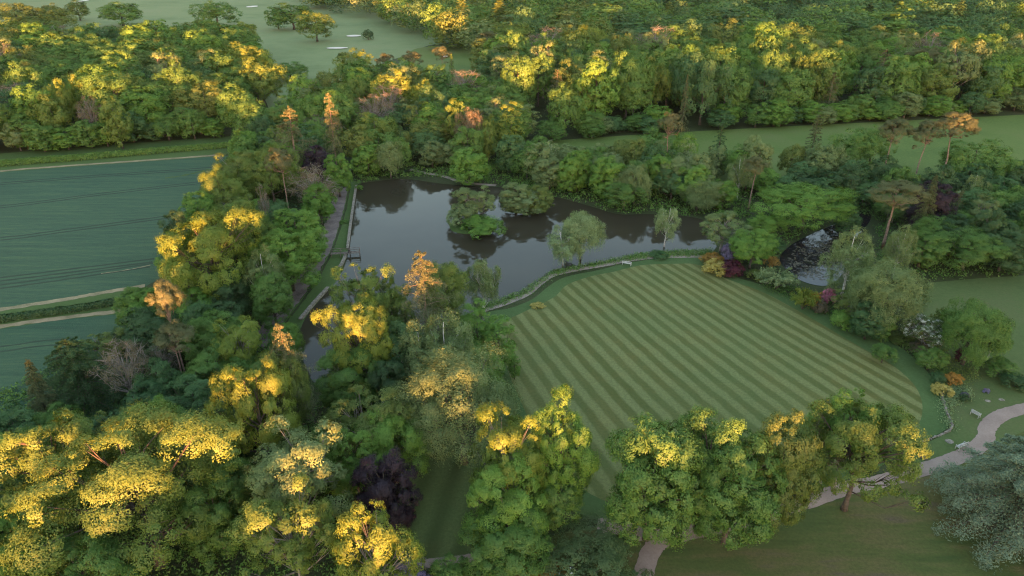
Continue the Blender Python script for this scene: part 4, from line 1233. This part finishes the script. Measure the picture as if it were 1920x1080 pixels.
for px, py, w, h, d in ((20, 2, 60, 18, 'back tree at the very corner'), (62, 8, 50, 18, 'middle back tree'), (95, 4, 40, 18, 'thin back tree'), (140, -2, 40, 17, 'rightmost back tree cut by the top edge'),
                        (30, 24, 70, 19, 'wide front tree at the left'), (76, 26, 60, 19, 'front tree at the right'), (108, 14, 45, 17, 'small dark tree at the right end')):
    tree('oak', px, py, w, h, 'olive', d + ' of the hazy clump at the upper left', 'hazy clump at the upper left')

# undergrowth beneath the belts
def undergrowth(name, poly_px, n, leaf, label, hmax=1.5, ls=0.22, seed=5):
    rg = np.random.default_rng(seed)
    poly = gp(poly_px)
    xs, ys = [p[0] for p in poly], [p[1] for p in poly]
    P = []
    while len(P) < n // 14:
        x, y = rg.uniform(min(xs), max(xs)), rg.uniform(min(ys), max(ys))
        if inside(poly, x, y) and abs(x) < y * 0.8 + 40:
            P.append((x, y, rg.uniform(0.3, hmax), rg.uniform(0.6, 1.8)))
    P = np.array(P)
    i = rg.integers(0, len(P), n)
    d = unit(rg.normal(size=(n, 3)) + UP * 0.5)
    d[:, 2] = np.abs(d[:, 2])
    c = np.stack([P[i, 0], P[i, 1], np.zeros(n)], -1) + d * np.stack([P[i, 3], P[i, 3], P[i, 2]], -1) * rg.uniform(0.6, 1.05, (n, 1))
    N = unit(d + rg.normal(size=(n, 3)) * 0.5 + UP * 0.3)
    T = np.clip((P[i, 2] * 7 % 1) * 0.6 + rg.uniform(0, 0.4, n), 0, 1)
    link(name, quads_mesh(name, leaf_quads(c, N, ls * rg.uniform(0.6, 1.4, n), rg), [LEAF[leaf]], T), kind='stuff', label=label)
undergrowth('undergrowth', [(-150, 800), (190, 650), (250, 590), (430, 590), (520, 640), (590, 740), (700, 760), (880, 610), (905, 610), (890, 720), (780, 830), (735, 960), (735, 1060), (560, 1200), (-150, 1250)], 42000, 'mid',
            'leafy undergrowth on the woodland floor of the lower left belt')
undergrowth('undergrowth', [(262, 570), (330, 505), (420, 400), (455, 300), (520, 268), (640, 310), (625, 385), (590, 470), (520, 570), (450, 610)], 22000, 'dark', 'dark undergrowth in the belt beside the wheat', seed=6)
undergrowth('undergrowth', [(1400, 420), (1440, 365), (1640, 350), (2100, 350), (2150, 505), (1930, 516), (1740, 524), (1650, 500), (1640, 410), (1590, 395), (1520, 435), (1470, 465), (1450, 490), (1390, 480)], 34000, 'mid', 'dark undergrowth in the garden wood', seed=7)
undergrowth('undergrowth', [(650, 322), (660, 305), (985, 300), (1100, 330), (1300, 340), (1440, 362), (1400, 412), (1300, 404), (1160, 398), (1060, 372), (985, 354), (850, 337), (760, 330), (672, 346)], 20000, 'mid', 'leafy growth along the far water edge', hmax=2.0, ls=0.28, seed=8)

# ------------------------------------------------------------------ unseen bank added behind the camera, shaped to keep low sun off the ground
def bank():
    V, F = [], []
    n = 150
    rs = random.Random(3)
    for i in range(n + 1):
        x = -900 + 1800 * i / n
        t = min(max((x - 77) / 30, 0), 1)
        h = 14.9 + 4.0 * max(0.0, min(1.0, (-40 - x) / 30)) + 8.5 * t * t * (3 - 2 * t) - 6.5 * math.exp(-((x - 168) / 11) ** 2) - 3.6 * math.exp(-((x - 70) / 7) ** 2) + 2.0 * max(0.0, min(1.0, (x - 22) / 10)) - 4.0 * math.exp(-((x + 22) / 8) ** 2) - 3.5 * math.exp(-((x - 14) / 7) ** 2) + mnoise.noise(Vector((x * 0.035, 1.3, 0))) * 3.2 + mnoise.noise(Vector((x * 0.12, 4.1, 0))) * 1.6  # crest height set for the shade; dips let sun onto chosen crowns
        for y, k in ((-110, 0), (-135, 0.75), (-150, 1.0), (-175, 0.97), (-260, 0.9), (-420, 0)):
            V.append((x, y + mnoise.noise(Vector((x * .03, 7, 0))) * 12, h * k - 0.1))
    for i in range(n):
        for j in range(5):
            a = i * 6 + j
            F.append((a, a + 1, a + 7, a + 6))
    link('shade_hill', mesh_from('shade_hill', V, F, M['earth']), kind='structure', label='unseen rise added behind the viewpoint to shade the ground')
    rg = np.random.default_rng(8)
    m = 9000
    xs = rg.uniform(-420, 420, m)
    Vn = np.array(V).reshape(n + 1, 6, 3)
    hx = np.interp(xs, Vn[:, 2, 0], Vn[:, 2, 2])
    lump = np.array([mnoise.noise(Vector((x * 0.22, 9.0, 0))) for x in xs])
    P = np.stack([xs, -152 + rg.uniform(-6, 6, m), hx + rg.uniform(-2.5, 1.2, m) + lump * 1.6], -1)
    link('hill_wood', quads_mesh('hill_wood', leaf_quads(P, unit(rg.normal(size=(m, 3)) + np.array((0, 0.6, 0))), rg.uniform(0.35, 0.8, m), rg), [LEAF['mid']], rg.uniform(0, 1, m)), kind='stuff', label='unseen foliage added along the shading rise to roughen its shadow edge')  # leaf scatter added out of view to break up the shadow line
bank()

# ------------------------------------------------------------------ hedges, borders, islands, lily pads
def hedge(px_pts, h, w, leaf, label, n, seed, ls=0.22):
    rg = np.random.default_rng(seed)
    L = np.array(catmull(gp(px_pts), 12))
    seg = np.linalg.norm(np.diff(L, axis=0), axis=1)
    cum = np.concatenate([[0], np.cumsum(seg)])
    s = rg.uniform(0, cum[-1], n)
    x, y = np.interp(s, cum, L[:, 0]), np.interp(s, cum, L[:, 1])
    lump = np.array([mnoise.noise(Vector((q * 0.35, seed, 0))) for q in s])
    hh, ww = h * (1 + 0.25 * lump), w * (1 + 0.2 * lump)
    a = rg.uniform(0, math.pi, n)
    d = np.stack([0 * a, np.cos(a), np.sin(a)], -1)
    P = np.stack([x + rg.normal(size=n) * 0.1, y + np.sign(np.cos(a)) * np.abs(np.cos(a)) ** 0.6 * ww / 2, np.abs(np.sin(a)) ** 0.6 * hh * rg.uniform(0.75, 1.04, n)], -1)
    N = unit(d + rg.normal(size=(n, 3)) * 0.5)
    T = np.clip((np.floor(s / 0.9) * 0.37 % 1) * 0.5 + rg.uniform(0, 0.5, n), 0, 1)
    o = link('hedge', quads_mesh('hedge', leaf_quads(P, N, ls * rg.uniform(0.6, 1.4, n), rg), [LEAF[leaf]], T), label=label, category='hedge')
hedge([(-300, 345), (0, 312), (150, 300), (300, 287), (458, 274)], 1.9, 2.2, 'mid', 'long clipped green hedge along the far edge of the wheat field', 22000, 3)
hedge([(-200, 640), (0, 603), (90, 590), (170, 578), (250, 563)], 1.1, 1.8, 'dark', 'low dark hedge between the two dry field paths', 9000, 4)

undergrowth('bankside_border', [(880, 592), (905, 574), (945, 562), (985, 546), (1008, 529), (1036, 511), (1085, 501), (1150, 488), (1190, 479), (1240, 474), (1335, 470), (1335, 479), (1240, 480), (1185, 486), (1140, 494), (1088, 503), (1038, 514), (1010, 531), (988, 550), (948, 566), (910, 579)],
            9000, 'bright', 'mixed low plants of the border between the lake and the gravel path', hmax=0.9, ls=0.13, seed=15)
undergrowth('bankside_border', [(880, 592), (905, 574), (945, 562), (985, 546), (1036, 511), (1085, 501), (1150, 488), (1190, 479), (1240, 474), (1335, 470), (1335, 479), (1240, 480), (1140, 494), (1038, 514), (988, 550), (910, 579)],
            5000, 'silver', 'pale reedy plants at the lake edge by the gravel path', hmax=1.1, ls=0.13, seed=16)
undergrowth('border_plants', [(1440, 522), (1480, 535), (1540, 555), (1600, 590), (1660, 612), (1720, 640), (1770, 690), (1785, 730), (1760, 700), (1700, 655), (1640, 625), (1570, 602), (1500, 570), (1430, 540)], 6000, 'mid',
            'low planting along the right edge of the striped lawn', hmax=0.6, ls=0.13, seed=17)
undergrowth('border_plants', [(1640, 590), (1720, 600), (1760, 640), (1800, 690), (1850, 700), (1790, 725), (1745, 690), (1690, 650), (1640, 615)], 5000, 'olive', 'brown and olive low plants in the right border', hmax=1.0, ls=0.13, seed=18)
undergrowth('rockery_plants', [(1765, 725), (1800, 720), (1825, 738), (1800, 756), (1778, 760), (1786, 800), (1778, 806), (1766, 760)], 3500, 'silver', 'silvery rockery plants at the corner of the lawn', hmax=0.7, ls=0.11, seed=19)

def mound(name, px, py, w, h, z, label):
    c = at(px, py)
    W = w * depth(c) / FPX / 2
    D = abs(at(px, py - h / 2)[1] - at(px, py + h / 2)[1]) / 2
    V, F = [(c[0], c[1], z)], []
    n = 26
    rs = random.Random(int(px))
    k = [rs.uniform(0.85, 1.12) for _ in range(n)]
    for f, zz in ((0.5, z * 0.9), (0.85, z * 0.5), (1.0, -0.1)):
        for i in range(n):
            a = 2 * math.pi * i / n
            m = (k[i] + k[i - 1]) / 2
            V.append((c[0] + math.cos(a) * W * f * m, c[1] + math.sin(a) * D * f * m, zz))
    for i in range(n):
        F.append((0, 1 + i, 1 + (i + 1) % n))
        for q in range(2):
            a = 1 + q * n
            F.append((a + i, a + n + i, a + n + (i + 1) % n, a + (i + 1) % n))
    link(name, mesh_from(name, V, F, M['verge'], True), kind='structure', label=label)
mound('island', 890, 424, 98, 36, 0.6, 'small wooded island in the lake')
mound('island', 987, 392, 84, 22, 0.5, 'islet behind the main island')

def pads():
    rs = random.Random(9)
    poly = gp([(1476, 482), (1500, 458), (1560, 440), (1575, 470), (1564, 508), (1545, 526), (1510, 522), (1484, 505)])
    poly2 = gp([(1560, 455), (1580, 428), (1600, 415), (1605, 430), (1585, 470)])
    V, F = [], []
    for pl, cnt in ((poly, 1000), (poly2, 350)):
        xs, ys = [p[0] for p in pl], [p[1] for p in pl]
        k = 0
        while k < cnt:
            x, y = rs.uniform(min(xs), max(xs)), rs.uniform(min(ys), max(ys))
            if not inside(pl, x, y) or mnoise.noise(Vector((x * 0.5, y * 0.35, 0))) < -0.15:
                k += 0.2
                continue
            r = rs.uniform(0.10, 0.26)
            z = 0.075 + rs.uniform(0, 0.02)
            b = len(V)
            a0 = rs.uniform(0, 6.28)
            V.append((x, y, z))
            for q in range(8):
                a = a0 + 5.8 * q / 7
                V.append((x + r * math.cos(a), y + r * math.sin(a), z + rs.uniform(0, 0.03)))
            for q in range(7):
                F.append((b, b + 1 + q, b + 2 + q))
            k += 1
    t = NT('lily_pad')
    t.color(t.ramp(t.noise(1.5, 3), [(0.35, (0.028, 0.032, 0.015)), (0.65, (0.055, 0.048, 0.028))]))
    t.rough(0.6, 0.3)
    link('lily_pads', mesh_from('lily_pads', V, F, t.m), kind='stuff', label='brown green lily pads floating on the dark pond')
pads()

# ------------------------------------------------------------------ bottom edge shrubs
for row in [
 ('shrub', 1108, 1004, 200, 4.2, 'laurel', 'huge rounded evergreen mound with pale specks beside the drive spur'),
 ('shrub', 1022, 1060, 110, 2.6, 'orange', 'bright orange azalea at the bottom edge'),
 ('shrub', 846, 1040, 80, 4.0, 'mid', 'green rounded bush by the end of the low path'),
 ('shrub', 770, 1058, 70, 2.2, 'lilac', 'low shrub with lilac flowers at the bottom edge'),
 ('shrub', 690, 1062, 90, 3.0, 'dark', 'dark bush at the bottom edge under the bright yellow tree'),
 ('shrub', 1852, 728, 12, 0.7, 'lilac', 'small pale lilac flower clump on the garden lawn'),
 ('shrub', 1812, 738, 18, 1.2, 'dark', 'small dark clump among the rockery plants'),
 ('shrub', 1236, 470, 34, 1.2, 'teal', 'dark low bush in the lake border beyond the white bench'),
 ('shrub', 1008, 568, 26, 0.5, 'gold', 'pale yellow flower patch on the lawn edge by the path'),
 ('shrub', 1147, 484, 6, 0.5, 'white', 'tiny white flowering plant in the lake border nearer the white bench'),
 ('shrub', 992, 531, 6, 0.5, 'white', 'tiny white flowering plant in the lake border by the bend of the path'),
 ('shrub', 1738, 668, 26, 1.0, 'white', 'white flowering plant at the foot of the round green bush'),
 ('shrub', 1726, 653, 14, 1.0, 'white', 'smaller white flowering plant left of the round green bush'),
 ('shrub', 672, 346, 16, 1.4, 'bright', 'small bright bush at the head of the dam wall'),
 ('shrub', 1440, 440, 60, 3.2, 'dark', 'dark bush on the bank under the wide spreading tree'),
 ('shrub', 1395, 468, 46, 2.4, 'mid', 'green bush between the lilac shrub and the lily pond'),
 ('shrub', 645, 412, 18, 0.6, 'mid', 'low tuft on the dam grass halfway along'),
]:
    tree(*row)

# ------------------------------------------------------------------ dam wall with its coping stones, sluice walkway
def dam_wall(px_pts, label, zt=0.55):
    L = catmull(gp(px_pts), 6)
    root = link('dam_wall', None, label=label, category='wall')
    c0 = L[0]
    root.location = (c0[0], c0[1], 0)
    g = Geo()
    stones = []
    carry = 0.0
    for i in range(len(L) - 1):
        a, b = L[i] - c0, L[i + 1] - c0
        ln = float(np.linalg.norm(b - a))
        ang = math.atan2(b[1] - a[1], b[0] - a[0])
        m = (a + b) / 2
        g.box((m[0], m[1], zt / 2 - 0.06), (ln, 0.5, zt), ang)
        while carry < ln:
            p = a + (b - a) * carry / ln
            stones.append((p[0], p[1], ang))
            carry += 1.32
        carry -= ln
    link('wall_body', g.mesh('wall_body', M['stone']), root)
    s = Geo()
    s.box((0, 0, 0), (1.26, 0.62, 0.13), 0, 0.97)
    me = s.mesh('coping_stone', M['stone'])
    rs = random.Random(4)
    for x, y, ang in stones:
        o = link('coping_stone', me, root)
        o.location = (x, y, zt + rs.uniform(-0.005, 0.03))
        o.rotation_euler = (rs.uniform(-.03, .03), rs.uniform(-.02, .02), ang + rs.uniform(-.05, .05))
dam_wall([(668, 352), (662, 392), (657, 428), (652, 468)], 'long straight stone dam wall along the left side of the lake')
dam_wall([(648, 482), (642, 496), (634, 510)], 'short stone wall end just below the sluice walkway')
dam_wall([(613, 545), (590, 570), (565, 600)], 'lower stone wall along the narrow pond arm')

def sluice():
    c = at(648, 480)
    root = link('sluice_walkway', None, label='small dark timber sluice walkway crossing the dam wall', category='walkway')
    root.location = (c[0], c[1], 0)
    root.rotation_euler = (0, 0, R(8))
    for i in range(16):
        g = Geo()
        g.box((-3.0 + i * 0.4, 0, 0.78), (0.36, 1.1, 0.07))
        if i == 0:
            me = g.mesh('plank', M['wood'])
            o = link('plank', me, root)
        else:
            o = link('plank', me, root)
            o.location = (i * 0.4, 0, (i % 3) * 0.006)
    g = Geo()
    for y in (-0.5, 0.5):
        g.tube([(-3.1, y, 1.65), (3.2, y, 1.65)], [0.045, 0.045], 6)
        g.tube([(-3.1, y, 1.2), (3.2, y, 1.2)], [0.03, 0.03], 6)
        for x in (-3.0, -1.0, 1.0, 3.1):
            g.box((x, y, 0.83), (0.1, 0.1, 1.66))
    link('railing', g.mesh('railing', M['wood']), root)
    g = Geo()
    g.box((0.9, 0, 1.1), (0.5, 0.5, 0.62), 0, 0.9)
    g.tube([(0.9, 0, 1.4), (0.9, 0, 1.75)], [0.04, 0.04], 6)
    g.tube([(0.9, -0.22, 1.75), (0.9, 0.22, 1.75)], [0.03, 0.03], 6)
    link('sluice_gear', g.mesh('sluice_gear', M['darkbox']), root)
sluice()

# ------------------------------------------------------------------ garden benches
def bench(px, py, rz, mat, label, length=1.7):
    c = at(px, py)
    root = link('garden_bench', None, label=label, category='bench', group='garden benches')
    root.location = (c[0], c[1], 0.03)
    root.rotation_euler = (0, 0, rz)
    h = length / 2
    g = Geo()
    for k in range(5):
        g.box((0, -0.22 + k * 0.105, 0.44), (length, 0.085, 0.035))
    link('seat', g.mesh('seat', mat), root)
    g = Geo()
    g.box((0, 0.275, 0.93), (length, 0.05, 0.09))
    g.box((0, 0.27, 0.56), (length, 0.05, 0.06))
    for k in range(11):
        g.box((-h + 0.12 + k * (length - 0.24) / 10, 0.272, 0.74), (0.05, 0.03, 0.30))
    link('backrest', g.mesh('backrest', mat), root)
    for sx in (-1, 1):
        for y, z in ((-0.24, 0.62), (0.28, 0.97)):
            q = Geo()
            q.box((sx * (h - 0.04), y + (0.008 if y < 0 else 0.006), z / 2), (0.07, 0.07, z))
            link('leg', q.mesh('leg', mat), root)
        q = Geo()
        q.box((sx * (h - 0.04), 0.0, 0.645), (0.09, 0.55, 0.045))
        link('armrest', q.mesh('armrest', mat), root)
bench(1175, 497, R(160), M['whitepaint'], 'white bench on the lawn edge beside the lake path', 1.9)
bench(1801, 840, R(205), M['bench'], 'pale garden bench nearest the curving drive', 1.7)
bench(1828, 780, R(120), M['bench'], 'pale garden seat on the grass inside the bend of the drive', 1.2)

# ------------------------------------------------------------------ stones at the lawn corner
def edging():
    rs = random.Random(12)
    L = catmull(gp([(1764, 738), (1768, 752), (1774, 772), (1782, 792), (1784, 803), (1774, 811), (1752, 820), (1728, 829)]), 8)
    g = Geo()
    tot = 0
    for i in range(len(L) - 1):
        ln = float(np.linalg.norm(L[i + 1] - L[i]))
        k = max(1, int(ln / 0.3))
        for q in range(k):
            p = L[i] + (L[i + 1] - L[i]) * (q / k)
            s = rs.uniform(0.22, 0.42)
            low = 1.0 if i < len(L) * 0.72 else 0.45
            g.box((p[0] + rs.uniform(-.08, .08), p[1] + rs.uniform(-.08, .08), 0.12 * low), (s, s * 0.8, 0.36 * low), rs.uniform(0, 3), 0.75, 0.04, rs)
    link('stone_edging', g.mesh('stone_edging', M['stone']), label='low rough stone edging round the corner of the lawn', category='stone edging')
edging()
def boulder(px, py, s, label, mat='stone', flat=0.7):
    c = at(px, py)
    import bmesh
    bm = bmesh.new()
    bmesh.ops.create_icosphere(bm, subdivisions=2, radius=1.0)
    for v in bm.verts:
        n = 1 + 0.25 * mnoise.noise(v.co * 1.3 + Vector((px, py, 0)))
        v.co = Vector((v.co.x * s * n, v.co.y * s * 0.8 * n, (v.co.z + 0.3) * s * flat * n))
    me = bpy.data.meshes.new('boulder')
    bm.to_mesh(me); bm.free()
    me.materials.append(M[mat])
    o = link('boulder', me, label=label, category='stone')
    o.location = (c[0], c[1], 0.03)
boulder(1808, 744, 0.75, 'dark grey boulder beside the rockery plants', 'darkbox', 0.8)
boulder(1728, 856, 0.55, 'brown stone lump at the drive edge by the right end tree', 'wood')
boulder(1735, 861, 0.35, 'smaller brown stone at the drive edge by the right end tree', 'wood')
boulder(1852, 752, 0.42, 'flat pale slab in the garden lawn, left one', 'stone', 0.12)
boulder(1878, 750, 0.45, 'flat pale slab in the garden lawn, right one', 'stone', 0.12)
boulder(1780, 828, 0.6, 'flat pale slab in the grass left of the bench', 'stone', 0.08)

# ------------------------------------------------------------------ evening haze
def haze():
    g = Geo()
    g.box((0, 1275, 37), (5020, 3490, 76))
    m = bpy.data.materials.new('haze')
    m.use_nodes = True
    n = m.node_tree.nodes
    n.remove(n['Principled BSDF'])
    v = n.new('ShaderNodeVolumePrincipled')
    v.inputs['Color'].default_value = (0.45, 0.72, 1.0, 1)
    v.inputs['Density'].default_value = 0.00001
    v.inputs['Anisotropy'].default_value = 0.0
    m.node_tree.links.new(v.outputs[0], n['Material Output'].inputs['Volume'])
    link('haze', g.mesh('haze', m), kind='stuff', label='thin evening haze lying over the whole valley')
haze()
